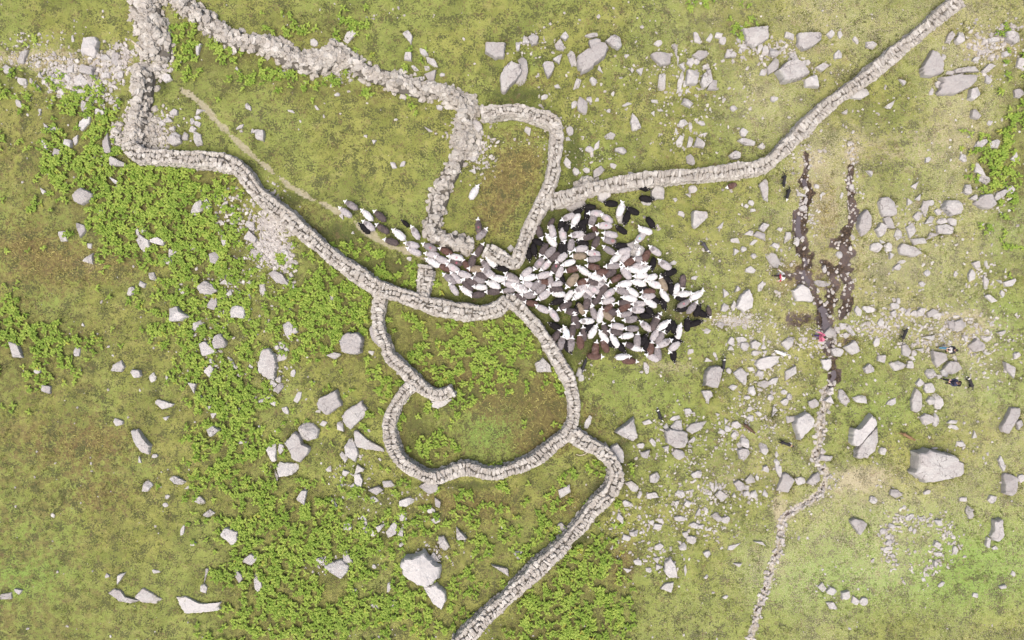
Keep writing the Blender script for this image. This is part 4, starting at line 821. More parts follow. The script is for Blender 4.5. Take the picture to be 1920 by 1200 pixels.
# ------------------------------------------------------------------ bracken
def fern_mesh():
    P_, C_ = [], []
    n_try = 62000
    px = RNG.uniform(-10, 1935, n_try); py = RNG.uniform(0, 1215, n_try)
    x, y = (px - 960) * MPP, (600 - py) * MPP
    dn = ferny(px, py) * 1.22 + .10 * inpoly(px, py, pts('0,120 230,180 240,300 480,350 700,560 720,640 760,900 1060,900 1060,1000 640,1250 330,1250 360,900 200,600 0,560'))
    clump = vnoise(x, y, 1.6, 21) * .5 + vnoise(x, y, .62, 22) * .5
    keep = RNG.random(n_try) < np.clip(dn * np.clip((clump - .55 + .25 * dn) * 5.0, 0, 1), 0, 1) * .82
    # ragged edges: stragglers outside the colonies on the left hillside
    keep &= ((px - 915) / 62) ** 2 + ((py - 812) / 50) ** 2 > .8 + .5 * vnoise(px, py, 18, 81)
    for key in WALLS:
        wl_ = np.array([P(*q) for q in dense(pts(WALLS[key][0]), 8)]); dd, _ = dist_line(x, y, wl_)
        keep &= dd > WALLS[key][1] * MPP * .55 + .12
    for d in ALLR[:NIND]:
        if d['l'] > 18: keep &= np.hypot(px - d['x'], py - d['y']) > (d['l'] + d['w']) * .235
    keep &= channel(x, y)[1] < .2; pd_, pw_ = dist_line(x, y, PATHW); keep &= pd_ > pw_ + .45
    x, y, dn = x[keep], y[keep], dn[keep]; z0 = gz(x, y)
    V, Fc, col = [], [], []; nv = 0
    seg = 7
    prof = np.array([.05, .6, 1.0, .62, .95, .5, .62, .05])
    for i in range(len(x)):
        nf = RNG.integers(3, 6); a0 = RNG.random() * 6.28; hh = RNG.uniform(.22, .52); tint = RNG.random()
        for k in range(nf):
            a = a0 + 6.283 * k / nf + RNG.normal(0, .35); ln = RNG.uniform(.17, .38); tq = np.linspace(0, 1, seg + 1)
            bend = RNG.normal(0, .9); ang = a + bend * (tq - .25); dr = ln / seg
            rx = np.concatenate([[.02], np.cumsum(np.cos(ang[1:]) * dr)]); ry = np.concatenate([[.02], np.cumsum(np.sin(ang[1:]) * dr)])
            zz = hh * (.45 + .95 * tq - .95 * tq ** 2.2) + RNG.normal(0, .03)
            wd = prof * RNG.uniform(.060, .105); nxn, nyn = -np.sin(ang), np.cos(ang); dp = wd * .35
            for s in (-1, 0, 1):
                V.append(np.stack([x[i] + rx + s * nxn * wd, y[i] + ry + s * nyn * wd, z0[i] + zz - abs(s) * dp], 1))
            b_ = nv; m_ = seg + 1
            q = np.arange(seg)
            Fc.append(np.stack([b_ + q, b_ + q + 1, b_ + m_ + q + 1, b_ + m_ + q], 1)); Fc.append(np.stack([b_ + m_ + q, b_ + m_ + q + 1, b_ + 2 * m_ + q + 1, b_ + 2 * m_ + q], 1))
            nv += 3 * m_; col.append(np.full(3 * m_, np.clip(tint * .7 + RNG.random() * .3, 0, 1)))
    print('ferns', len(x), 'verts', nv)
    return mesh_np('bracken', np.vstack(V), np.vstack(Fc)[:, ::-1], {'rnd': np.concatenate(col)})
m, t, b = new_mat('bracken_leaf', .6, .2); n = N(t); a = n.attr('rnd')
c = n.mix(n.step(a, 0, 1), (.20, .315, .045), (.40, .505, .10)); c = n.mix(n.step(a, .88, .97), c, (.42, .40, .08)); c = n.mix(n.step(n.noise(n.pos(), .5, 2), .45, .65, 0, .4), c, (.19, .30, .05))
t.links.new(c, b.inputs['Base Color'])
tr = n.add('ShaderNodeBsdfTranslucent'); t.links.new(c, tr.inputs['Color']); mx = n.add('ShaderNodeMixShader'); mx.inputs[0].default_value = .28
t.links.new(b.outputs[0], mx.inputs[1]); t.links.new(tr.outputs[0], mx.inputs[2]); t.links.new(mx.outputs[0], t.nodes['Material Output'].inputs['Surface'])
tag(link('bracken', fern_mesh(), m), 'bright green bracken fronds covering the hillside in patches', 'bracken', kind='stuff')

# ------------------------------------------------------------------ grass tufts
def grass_mesh():
    n_ = 46000
    x = RNG.uniform(-42, 42, n_); y = RNG.uniform(-27, 27, n_)
    px, py = x / MPP + 960, 600 - y / MPP
    _, mud_, grav_ = channel(x, y); pd_, pw_ = dist_line(x, y, PATHW)
    k = vnoise(x, y, .9, 31) * .6 + vnoise(x, y, .35, 32) * .4
    zn = {q: zone(q, x, y) for q in ZONES}
    keep = (mud_ < .15) & (grav_ < .3) & (pd_ > pw_ * .8) & (RNG.random(n_) < np.clip((k - .25) * 2.2, .08, 1) * (1 - .6 * np.clip(zn['pale'], 0, 1)))
    x, y, k = x[keep], y[keep], k[keep]; zn = {q: v[keep] for q, v in zn.items()}; n_ = len(x); z = gz(x, y)
    ex, ey = [], []
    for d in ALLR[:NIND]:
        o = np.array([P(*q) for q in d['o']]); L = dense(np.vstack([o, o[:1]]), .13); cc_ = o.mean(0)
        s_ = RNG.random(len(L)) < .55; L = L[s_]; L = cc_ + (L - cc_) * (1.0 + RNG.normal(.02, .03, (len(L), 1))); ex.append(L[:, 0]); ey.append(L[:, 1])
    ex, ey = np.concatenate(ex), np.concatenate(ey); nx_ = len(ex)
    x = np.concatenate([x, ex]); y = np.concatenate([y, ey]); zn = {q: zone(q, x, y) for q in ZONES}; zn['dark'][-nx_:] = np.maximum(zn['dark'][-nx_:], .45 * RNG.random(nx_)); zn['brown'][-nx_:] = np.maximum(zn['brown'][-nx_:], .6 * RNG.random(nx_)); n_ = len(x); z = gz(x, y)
    r = RNG.random(n_)
    sp = (vnoise(x, y, .55, 33) * .5 + vnoise(x, y, 2.4, 34) * .5)
    dk = np.clip((sp - .52) * 9, 0, 1)[:, None]
    c = np.array([.205, .228, .060]) + np.array([.09, .085, .035]) * r[:, None]
    c = c + (np.array([.095, .10, .042]) * (.7 + .6 * r[:, None]) - c) * dk
    for q, cc, s in (('brown', (.21, .165, .065), .7), ('dark', (.12, .15, .042), .8), ('pale', (.46, .41, .23), .7), ('bright', (.25, .34, .085), .7)):
        c = c + (np.array(cc) * (.8 + .4 * r[:, None]) - c) * (np.clip(zn[q], 0, 1) * s)[:, None]
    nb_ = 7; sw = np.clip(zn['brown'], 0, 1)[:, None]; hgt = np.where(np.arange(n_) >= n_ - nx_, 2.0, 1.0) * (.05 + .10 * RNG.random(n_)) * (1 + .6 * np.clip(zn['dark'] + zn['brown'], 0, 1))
    A = RNG.random((n_, nb_)) * 6.283; L_ = (.05 + .12 * RNG.random((n_, nb_))) * (1 + 1.2 * sw)
    bx = x[:, None] + RNG.normal(0, .07, (n_, nb_)); by = y[:, None] + RNG.normal(0, .07, (n_, nb_)); wd = .016 + .014 * RNG.random((n_, nb_))
    ca, sa = np.cos(A), np.sin(A); zb = np.repeat(z[:, None], nb_, 1) - .02
    v0 = np.stack([bx - sa * wd, by + ca * wd, zb], -1); v1 = np.stack([bx + sa * wd, by - ca * wd, zb], -1)
    tip = np.stack([bx + ca * L_, by + sa * L_, zb + .02 + hgt[:, None] * (.6 + .6 * RNG.random((n_, nb_)))], -1)
    V = np.stack([v0, v1, tip], 2).reshape(-1, 3); F = np.arange(len(V)).reshape(-1, 3)
    cc = np.repeat(c, nb_ * 3, 0) * (1 + np.repeat((sw * (RNG.random((n_, nb_)) < .3) * 1.1).reshape(-1, 1), 3, 0)) * np.repeat(.85 + .3 * RNG.random((n_ * nb_, 1)), 3, 0)
    return mesh_np('grass', V, F, {'tint': cc})
m, t, b = new_mat('grass_blade', .8, .1); n = N(t); c = n.attr('tint', out='Vector')
t.links.new(c, b.inputs['Base Color'])
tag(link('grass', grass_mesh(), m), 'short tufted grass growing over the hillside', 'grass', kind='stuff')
# ------------------------------------------------------------------ animals and people: overlapping limbs fused to one surface
def capsule(p0, p1, r0, r1, n=12):
    p0, p1 = np.array(p0, float), np.array(p1, float); d = p1 - p0; L = np.linalg.norm(d)
    if L < 1e-6: d = np.array([0, 0, 1.]); L = 1e-6; p1 = p0 + d * 1e-6
    d = d / L; a = np.array([0, 0, 1.]) if abs(d[2]) < .9 else np.array([1., 0, 0])
    u = np.cross(d, a); u /= np.linalg.norm(u); v = np.cross(d, u)
    V, F = [], []; rings = []
    for k in range(1, 5): t_ = k / 4 * math.pi / 2; rings.append((p0 - d * r0 * math.cos(t_), r0 * math.sin(t_)))
    for k in range(4): t_ = k / 4 * math.pi / 2; rings.append((p1 + d * r1 * math.sin(t_), r1 * math.cos(t_)))
    an = np.arange(n) / n * 6.28318
    for c, r in rings: V.append(c + r * (np.cos(an)[:, None] * u + np.sin(an)[:, None] * v))
    V = np.vstack(V + [[p0 - d * r0], [p1 + d * r1]]); m_ = len(rings); b_, t_ = m_ * n, m_ * n + 1
    for k in range(m_ - 1):
        for i in range(n): F.append((k * n + i, k * n + (i + 1) % n, (k + 1) * n + (i + 1) % n, (k + 1) * n + i))
    T = [(b_, (i + 1) % n, i) for i in range(n)] + [(t_, (m_ - 1) * n + i, (m_ - 1) * n + (i + 1) % n) for i in range(n)]
    return V, np.array(F), np.array(T)

def fuse(name, caps, voxel, smooth_it=3):
    V, F4, F3, nb = [], [], [], 0
    for c in caps:
        v, q, t_ = capsule(*c)
        V.append(v); F4.append(q + nb); F3.append(t_ + nb); nb += len(v)
    me = mesh_np(name + '_raw', np.vstack(V), [np.vstack(F4), np.vstack(F3)])
    o = bpy.data.objects.new(name + '_raw', me); COL.objects.link(o)
    md = o.modifiers.new('r', 'REMESH'); md.mode = 'VOXEL'; md.voxel_size = voxel
    if smooth_it:
        ms = o.modifiers.new('s', 'SMOOTH'); ms.factor = .5; ms.iterations = smooth_it
    dg = bpy.context.evaluated_depsgraph_get()
    out = bpy.data.meshes.new_from_object(o.evaluated_get(dg))
    bpy.data.objects.remove(o); bpy.data.meshes.remove(me)
    out.name = name
    out.polygons.foreach_set('use_smooth', np.ones(len(out.polygons), bool))
    return out
def coords(me):
    c = np.zeros(len(me.vertices) * 3, np.float32); me.vertices.foreach_get('co', c); return c.reshape(-1, 3)
def put(me, c): me.vertices.foreach_set('co', np.asarray(c, np.float32).ravel()); me.update()
def vattr(me, nm, v): a = me.attributes.new(nm, 'FLOAT', 'POINT'); a.data.foreach_set('value', np.asarray(v, np.float32))

def sheep_mesh(turn, seed):
    body = [((-.36, 0, .58), (-.16, 0, .60), .225, .262), ((-.16, 0, .60), (.08, 0, .60), .262, .258), ((.08, 0, .60), (.27, 0, .60), .258, .19),
            ((.24, 0, .64), (.37, turn * .05, .74), .15, .10), ((-.53, 0, .64), (-.60, 0, .44), .05, .035)]
    hx, hy = .43, turn * .10; dx, dy = (math.cos(turn * .9), math.sin(turn * .9)); px, py = -dy, dx
    head = [((.34, turn * .04, .74), (hx, hy, .82), .085, .085), ((hx, hy, .82), (hx + .17 * dx, hy + .17 * dy, .755), .083, .050)]
    for s in (-1, 1): head.append(((hx + s * .06 * px, hy + s * .06 * py, .85), (hx - .03 * dx + s * .185 * px, hy - .03 * dy + s * .185 * py, .845), .040, .022))
    legs = []
    for x_, y_ in ((.27, .12), (.27, -.12), (-.33, .12), (-.33, -.12)):
        kx = .03 if x_ > 0 else -.05
        legs += [((x_, y_, .46), (x_ + kx, y_, .24), .07, .036), ((x_ + kx, y_, .24), (x_ + .01, y_, .03), .034, .03)]
    me = fuse('sheep', body + head + legs, .024, 2)
    c = coords(me)
    hd = (c[:, 0] > .385) & (c[:, 2] > .62); lg = c[:, 2] < .36
    face = np.clip(np.where(hd, (c[:, 0] - .37) / .03, 0), 0, 1); face[lg] = np.maximum(face[lg], .75)
    vattr(me, 'face', face)
    rr = np.random.default_rng(seed); nz = np.array([mnoise.noise(Vector(p * 9) + Vector((seed * 3., 0, 0))) + .6 * mnoise.noise(Vector(p * 22)) for p in c.astype(float)])
    nr = np.zeros_like(c); me.vertices.foreach_get('normal', nr.ravel()) if False else None
    nrm = np.zeros(len(c) * 3, np.float32); me.vertices.foreach_get('normal', nrm); nrm = nrm.reshape(-1, 3)
    put(me, c + nrm * (nz * .032 * (1 - face))[:, None])
    return me, (hx, hy, dx, dy, px, py)

def horn_mesh(s, inf):
    hx, hy, dx, dy, px, py = inf; V = []; n_ = 6; K = 9
    for k in range(K):
        t_ = k / (K - 1) * 4.2; r = .021 * (1 - k / K * .8)
        u = .065 + .035 * k / K + .02 * math.sin(t_); f = -.055 * math.sin(t_) - .01; z = .865 + .05 * math.cos(t_) - .03
        c = np.array([hx + dx * f + s * px * u, hy + dy * f + s * py * u, z])
        for i in range(n_):
            a = i / n_ * 6.283; V.append(c + np.array([dx * math.cos(a) * r, dy * math.cos(a) * r, r * math.sin(a)]) + np.array([px, py, 0]) * s * .4 * r * math.sin(a))
    F = [(k * n_ + i, k * n_ + (i + 1) % n_, (k + 1) * n_ + (i + 1) % n_, (k + 1) * n_ + i) for k in range(K - 1) for i in range(n_)]
    return mesh_np('horn', V, np.array(F), smooth=True)

VAR = {}
for nm, tn, sd_ in (('straight', 0, 1), ('alt', .12, 2), ('alt2', -.15, 3), ('left', .95, 4), ('right', -.95, 5)):
    me, inf = sheep_mesh(tn, sd_); VAR[nm] = (me, horn_mesh(1, inf), horn_mesh(-1, inf))

COAT = dict(W=(.67, .66, .64), L=(.47, .44, .435), G=(.27, .245, .242), D=(.10, .082, .080), B=(.125, .074, .060), K=(.021, .019, .020), T=(.27, .22, .16))
def fleece(coat, mark):
    base = COAT[coat]; face = (.86, .85, .83) if coat != 'K' else (.025, .022, .022)
    m, t, b = new_mat('fleece_' + {'W': 'white', 'L': 'pale_grey', 'G': 'grey', 'D': 'dark_brown', 'B': 'red_brown', 'K': 'black', 'T': 'tan'}[coat], .95, .08); n = N(t)
    o = n.objc(); rd = n.add('ShaderNodeObjectInfo').outputs['Random']
    va = n.add('ShaderNodeVectorMath', operation='ADD'); t.links.new(o, va.inputs[0]); cm = n.add('ShaderNodeCombineXYZ'); t.links.new(n.math('MULTIPLY', rd, 50.0), cm.inputs[0]); t.links.new(cm.outputs[0], va.inputs[1]); ov = va.outputs[0]
    f = n.noise(ov, 5, 4, .6); g = n.noise(ov, 2.2, 2)
    c = n.mix(n.step(f, .35, .65), tuple(v * .86 for v in base), tuple(min(.86, v * 1.1) for v in base))
    if coat in 'WLG': c = n.mix(n.step(f, .57, .68, 0, .6), c, tuple(v * .48 for v in base)); c = n.mix(n.step(f, .40, .28, 0, .6), c, (.76, .75, .73)); c = n.mix(n.step(g, .55, .75, 0, .25), c, (.5, .42, .40))
    if coat in 'BD': c = n.mix(n.step(g, .5, .7, 0, .6), c, (.19, .145, .135))
    c = n.mix(n.step(rd, 0, 1, 0, .35), c, tuple(v * .7 for v in base))
    def spot(cx, cy, r0, r1, col, k):
        nonlocal c
        d = n.add('ShaderNodeVectorMath', operation='DISTANCE'); t.links.new(o, d.inputs[0]); d.inputs[1].default_value = (cx, cy, .85)
        dd = n.math('ADD', d.outputs['Value'], n.math('MULTIPLY', n.math('SUBTRACT', f, .5), .18)); c = n.mix(n.step(dd, r1, r0, 0, k), c, col)
    if mark == 'red': spot(-.12, .02, .02, .13, (.40, .11, .15), .65)
    if mark == 'rump': spot(-.30, 0, .06, .22, (.33, .17, .16), .8)
    if mark == 'pink': spot(-.05, .03, .04, .24, (.56, .42, .44), .5)
    if mark == 'blue': spot(.10, .02, .03, .13, (.18, .48, .53), .75)
    if mark == 'bluish': spot(-.1, 0, .2, .4, (.66, .76, .80), .8)
    if mark == 'dark': spot(.20, .02, .08, .20, (.13, .115, .115), .75); spot(-.12, -.05, .02, .08, (.14, .12, .12), .6)
    fa = n.attr('face'); c = n.mix(fa, c, face)
    if coat == 'K':
        d = n.add('ShaderNodeVectorMath', operation='DISTANCE'); t.links.new(o, d.inputs[0]); d.inputs[1].default_value = (.61, 0, .80); c = n.mix(n.step(d.outputs['Value'], .07, .045, 0, .8), c, (.6, .58, .55))
    t.links.new(c, b.inputs['Base Color']); n.bump(n.noise(o, 45, 3), .6, .02, b)
    return m
FLM = {}
HORN = plain('horn_bone', (.74, .71, .64), .6)
SHL = []
DARKW = dict(W='white', L='grey', G='dark grey', D='dark brown', B='russet', K='black', T='tan')
for i, it in enumerate(SHEEP.replace('\n', ' ').split(';')):
    f = [v.strip() for v in it.split(',')]; x, y, hd = (float(v) for v in f[:3]); coat = f[3]; ex = f[4:]
    mk = next((e for e in ex if e in ('red', 'rump', 'pink', 'blue', 'bluish', 'dark')), '')
    sc = .97 + .10 * random.random() - (.28 if 'small' in ex else 0) + (.2 if 'large' in ex else 0) - (.07 if coat == 'K' else 0)
    vn = 'left' if 'left' in ex else 'right' if 'right' in ex else random.choice(['straight', 'straight', 'alt', 'alt2'])
    me, h1, h2 = VAR[vn]
    if (coat, mk) not in FLM: FLM[(coat, mk)] = fleece(coat, mk)
    X_, Y_ = P(x, y, .75 * sc)
    o = bpy.data.objects.new('sheep', me); COL.objects.link(o)
    if not me.materials: me.materials.append(FLM[(coat, mk)])
    o.material_slots[0].link = 'OBJECT'; o.material_slots[0].material = FLM[(coat, mk)]
    a = -R(hd); o.location = (X_ - .06 * math.cos(a), Y_ - .06 * math.sin(a), gz1(X_, Y_) + (.02 if coat != 'K' else -.02) + .03 * random.random()); o.rotation_euler = (0, 0, a); o.scale = (sc, sc * random.uniform(.94, 1.08), sc)
    for hm in (h1, h2):
        if not hm.materials: hm.materials.append(HORN)
        ho = bpy.data.objects.new('horn', hm); COL.objects.link(ho); ho.parent = o
    SHL.append(dict(ob=o, x=x, y=y, hd=hd % 360, coat=coat, mk=mk, small='small' in ex, large='large' in ex))

# ---- sheepdogs
def dog(x, y, hd, kind):
    curl = .5 if kind == 'white muzzle' else (random.uniform(-.15, .15))
    body = [((-.30, -.0, .44), (-.02, 0, .45), .095, .105), ((-.02, 0, .45), (.22, 0, .46), .105, .12), ((.22, 0, .47), (.36, curl * .12, .56), .09, .065),
            ((.36, curl * .12, .56), (.43, curl * .20, .60), .075, .07), ((.43, curl * .2, .60), (.54, curl * .34, .56), .05, .028),
            ((-.36, 0, .46), (-.50, -.06 + curl * .1, .36), .035, .035), ((-.50, -.06 + curl * .1, .36), (-.64, -.12 + curl * .3, .30), .042, .02)]
    for s in (-1, 1): body.append(((.40, curl * .2 + s * .05, .645), (.385, curl * .2 + s * .075, .70), .025, .01))
    for x_, y_, d in ((.20, .075, .10), (.20, -.075, -.05), (-.28, .08, -.12), (-.28, -.08, .08)):
        if x_ < 0: body += [((x_, y_, .42), (x_ + .08, y_, .28), .07, .04), ((x_ + .08, y_, .28), (x_ - .06 + d * .3, y_, .17), .035, .026), ((x_ - .06 + d * .3, y_, .17), (x_ - .02 + d, y_, .02), .024, .024)]
        else: body += [((x_, y_, .42), (x_ + d * .4, y_, .22), .055, .032), ((x_ + d * .4, y_, .22), (x_ + d, y_, .02), .027, .025)]
    me = fuse('sheepdog', body, .014, 2); c = coords(me)
    w_ = ((c[:, 0] > .50) | (c[:, 0] < -.60)).astype(float)
    col = (.028, .027, .03)
    if kind in ('grey',): col = (.075, .07, .078)
    if kind == 'brown': col = (.10, .06, .04)
    if kind == 'tawny': col = (.22, .135, .07)
    if kind == 'white': col = (.72, .70, .66)
    if kind in ('white head', 'white cheek'): w_ = np.maximum(w_, (c[:, 0] > .38))
    if kind in ('grey', 'white collar', 'tan face', 'white tail', 'white muzzle'): w_ = np.maximum(w_, (c[:, 0] > .27) & (c[:, 0] < .36))
    if kind == 'white tail': w_ = np.maximum(w_, (c[:, 0] < -.45))
    if kind in ('brown', 'tawny', 'black'): w_ = (c[:, 0] > .53).astype(float)
    vattr(me, 'patch', w_)
    m, t, b = new_mat('dog_coat_' + kind.replace(' ', '_'), .7, .25); n = N(t); f = n.noise(n.objc(), 18, 3)
    t.links.new(n.mix(n.attr('patch'), n.mix(f, tuple(v * .75 for v in col), tuple(v * 1.35 for v in col)), (.42, .27, .18) if kind == 'tan face' else (.75, .73, .69)), b.inputs['Base Color'])
    X_, Y_ = P(x, y, .45); o = link('sheepdog', me, m, loc=(X_, Y_, gz1(X_, Y_) - .01)); o.rotation_euler = (0, 0, -R(hd)); o.scale = (1.05,) * 3
    return o
DLAB = ['grey backed sheepdog with a white collar, alone on open grass right of the flock', 'all black sheepdog beside the upper end of the peaty stream', 'black sheepdog with a white head, below the all black one by the stream',
        'black sheepdog sitting close to the wall under the flock', 'black sheepdog with a white neck ruff above a speckled block boulder', 'black sheepdog with a white tail, trotting above the boulder cluster',
        'dark brown sheepdog beside a ring of small rocks', 'black sheepdog with a tan face, left of the stony gully', 'black sheepdog with a white head near the boulder field right of the stream',
        'black sheepdog curled round with a white collar, next to the person in navy', 'tawny sheepdog crossing the grass right of the split boulder', 'white sheepdog standing against a grey boulder']
for (x, y, hd, kd), lb in zip(parse(DOGS, 3), DLAB):
    tag(dog(x, y, hd, kd), lb, 'dog', 'sheepdogs working around the flock')

# ---- people
def person(px, py, hd, label, top, legs_c, hair_c, stride, lean, arms, boots_c=(.03, .03, .03), skin=(.52, .33, .25)):
    sh = 1.42; lx = lean
    J = {}
    hipz = .93
    def L(z): return lx * (z - hipz) * 1.0
    chest = (L(1.30), 0, 1.30); neck = (L(1.48), 0, 1.48); head = (L(1.62) + .02, 0, 1.63)
    caps = [((0, -.07, hipz), (0, .07, hipz), .12, .12), ((0, 0, hipz), (L(1.12), 0, 1.12), .125, .12), ((L(1.12), 0, 1.12), chest, .12, .135), ((chest[0], -.10, 1.34), (chest[0], .10, 1.34), .11, .11),
            (chest, neck, .10, .06), (neck, head, .055, .06), ((head[0] - .015, 0, 1.665), (head[0] + .01, 0, 1.655), .098, .095), ((head[0] + .03, 0, 1.60), (head[0] + .055, 0, 1.565), .07, .05),
            ((head[0] + .095, 0, 1.645), (head[0] + .115, 0, 1.615), .014, .017)]
    for s in (-1, 1): caps += [((head[0] - .01, s * .095, 1.65), (head[0] - .015, s * .102, 1.62), .018, .012), ((head[0] + .085, s * .033, 1.665), (head[0] + .088, s * .033, 1.665), .016, .016)]
    caps.append(((head[0] + .092, -.022, 1.578), (head[0] + .092, .022, 1.578), .011, .011))
    slv, tr, bt = [], [], []
    for s, st in ((-1, stride), (1, -stride)):
        hip = np.array([0, s * .095, hipz - .02]); ank = np.array([st, s * .11, .09 + max(0, -st) * .12]); kn = (hip + ank) / 2 + np.array([.055, 0, .0])
        caps += [(hip, kn, .088, .058), (kn, ank, .06, .04), (ank, ank + np.array([.12, s * .02, -.045]), .042, .030)]
        tr += [(hip, kn, .098, .076), (kn, ank + np.array([0, 0, .06]), .074, .06)]; bt += [(ank + np.array([0, 0, .08]), ank + np.array([-.01, 0, -.02]), .058, .055), (ank + np.array([-.02, 0, -.04]), ank + np.array([.18, s * .02, -.05]), .054, .046)]
    tr += [((0, -.055, hipz - .03), (0, .055, hipz - .03), .128, .128)]
    hands = []
    for s, (e, wv_) in zip((-1, 1), arms):
        a = np.array([chest[0], s * .19, 1.40]); e = np.array(e) + np.array([chest[0], 0, 0]); wv_ = np.array(wv_) + np.array([chest[0], 0, 0])
        caps += [(a, e, .055, .042), (e, wv_, .043, .03)]; slv += [(a, e, .075, .06), (e, wv_ + (e - wv_) * .12, .06, .046)]
        d = (wv_ - e) / np.linalg.norm(wv_ - e); up = np.array([0, 0, 1.]); sd_ = np.cross(d, up); sd_ /= np.linalg.norm(sd_) + 1e-9; nd = np.cross(sd_, d)
        pm = wv_ + d * .085
        for k in (-1, 0, 1): caps.append((wv_ + sd_ * .012 * k, pm + sd_ * .024 * k, .020, .017))
        for k, fl in zip((-1.5, -.5, .5, 1.5), (.060, .075, .080, .066)):
            b0 = pm + sd_ * k * .020; b1 = b0 + d * fl * .55 - nd * fl * .18; b2 = b1 + d * fl * .25 - nd * fl * .45; caps += [(b0, b1, .0105, .0095), (b1, b2, .0095, .008)]
        t0 = wv_ + d * .03 + sd_ * (-s) * .025; t1 = t0 + d * .035 + sd_ * (-s) * .03; caps += [(t0, t1, .014, .012), (t1, t1 + d * .03 - nd * .012, .011, .009)]
        hands.append(wv_ + d * .09)
    me = fuse('person', caps, .0085, 1); X_, Y_ = P(px, py, 0)
    o = link('person', me, plain('skin', skin, .6, .08), loc=(X_, Y_, gz1(X_, Y_))); o.rotation_euler = (0, 0, -R(hd)); tag(o, label, 'person')
    jk = [((0, -.075, hipz - .04), (0, .075, hipz - .04), .165, .165), ((0, 0, hipz), (L(1.12), 0, 1.12), .155, .15), ((L(1.12), 0, 1.12), (chest[0], 0, 1.30), .15, .165), ((chest[0], -.12, 1.35), (chest[0], .12, 1.35), .125, .125), (chest, (neck[0], 0, 1.45), .12, .078)]
    link('jacket', fuse('jacket', jk + slv, .016, 2), plain('jacket_cloth', top, .85, .15), o)
    link('trousers', fuse('trousers', tr, .016, 2), plain('trouser_cloth', legs_c, .85, .2), o)
    link('boot', fuse('boot', bt[:2], .014, 1), plain('boot_rubber', boots_c, .6), o); link('boot', fuse('boot', bt[2:], .014, 1), plain('boot_rubber', boots_c, .6), o)
    hr = [((head[0] - .03, 0, 1.70), (head[0] + .015, 0, 1.715), .098, .080), ((head[0] - .055, -.03, 1.64), (head[0] - .055, .03, 1.64), .085, .085), ((head[0] - .06, 0, 1.62), (head[0] - .06, 0, 1.56), .075, .06)]
    link('hair', fuse('hair', hr, .012, 1), plain('hair', hair_c, .7), o)
    return o, hands
A_WALK = [((.05, -.24, 1.16), (.20, -.22, .98)), ((-.04, .25, 1.15), (.06, .25, .92))]
A_FRONT = [((.10, -.25, 1.18), (.33, -.12, 1.22)), ((.10, .25, 1.18), (.33, .10, 1.20))]
A_OUT = [((.05, -.30, 1.20), (.18, -.48, 1.10)), ((.03, .27, 1.15), (.22, .30, 1.00))]
pr, _ = person(1458, 520, 178, 'person in a white top with a red bib, wading left of the peat stream', (.80, .79, .77), (.06, .05, .06), (.06, .055, .045), .26, .28, A_OUT)
link('bib', fuse('bib', [((.26, -.10, 1.26), (.26, .10, 1.26), .08, .08), ((.16, -.08, 1.10), (.16, .08, 1.10), .09, .09), ((.20, .28, 1.14), (.26, .34, 1.10), .06, .055)], .016, 2), plain('bib_cloth', (.48, .05, .09), .8), pr)
pp, hp = person(1530, 632, 185, 'person in a pink jacket and purple trousers holding a long pale stick', (.72, .20, .30), (.11, .07, .22), (.07, .05, .045), .16, .12, [((.10, -.30, 1.20), (.36, -.36, 1.16)), ((-.02, .26, 1.14), (.12, .27, .94))])
link('badge', fuse('badge', [((-.125, -.05, 1.22), (-.125, .05, 1.22), .05, .05), ((-.125, -.05, 1.32), (-.125, .05, 1.32), .05, .05)], .012, 1), plain('badge_cloth', (.8, .76, .77), .8), pp)
pb, _ = person(1768, 655, 183, 'person with pale blue trousers striding among rocks in a dark jacket', (.045, .043, .048), (.16, .40, .55), (.04, .035, .03), .34, .06, A_FRONT)
link('sweater_front', fuse('sweater_front', [((.10, -.09, 1.12), (.10, .09, 1.12), .10, .10), ((.13, -.09, 1.28), (.13, .09, 1.28), .10, .10), ((.22, -.18, 1.20), (.30, -.10, 1.22), .055, .05), ((.22, .18, 1.20), (.30, .10, 1.22), .055, .05)], .016, 2), plain('sweater_knit', (.66, .62, .60), .9), pb)
pn, _ = person(1772, 715, 195, 'person in a navy jacket with a black backpack, a curled black dog beside them', (.060, .062, .105), (.045, .045, .055), (.10, .06, .045), .24, .08, A_FRONT)
link('backpack', fuse('backpack', [((-.22, -.09, 1.10), (-.22, .09, 1.10), .12, .12), ((-.23, -.09, 1.34), (-.23, .09, 1.34), .125, .125)], .018, 2), plain('backpack_cloth', (.02, .02, .022), .7), pn)

# ---- sticks and wood
def tube(name, p, r, mat_):
    return link(name, fuse(name, [(p[i], p[i + 1], r[i], r[i + 1]) for i in range(len(p) - 1)], min(r) * .55, 1), mat_)
WOOD = plain('weathered_wood', (.50, .44, .34), .9)
bpy.context.view_layer.update()
hw = pp.matrix_world @ Vector(hp[0])
d_ = Vector((P(1509, 611, 1.2)[0] - hw.x, P(1509, 611, 1.2)[1] - hw.y, .20))
tag(tube('walking_stick', [tuple(hw - d_ * .25 - Vector((0, 0, .05))), tuple(hw), tuple(hw + d_ * .95)], [.014, .014, .012], WOOD), 'long pale stick held out by the person in pink', 'stick')
def ground_tube(name, ptxt, r, mat_, lift=.05):
    return tube(name, [(*P(x, y, .1), gz1(*P(x, y, .1)) + lift) for x, y in pts(ptxt)], r, mat_)
tag(ground_tube('wooden_rail', "253,81 262,88 270,95", [.06, .055, .05], WOOD, .55), 'pale wooden rail lying over the wall stones by the path gap', 'rail')
tag(ground_tube('wooden_rail', "272,97 282,103 291,107", [.045, .05, .045], WOOD, .35), 'shorter wooden rail beyond the first, over the path gap', 'rail')
tag(ground_tube('branch', "1081,852 1087,854 1093,853 1099,850 1104,846", [.03, .035, .04, .035, .03], WOOD, .05), 'curved bleached branch lying outside the round fold', 'branch')

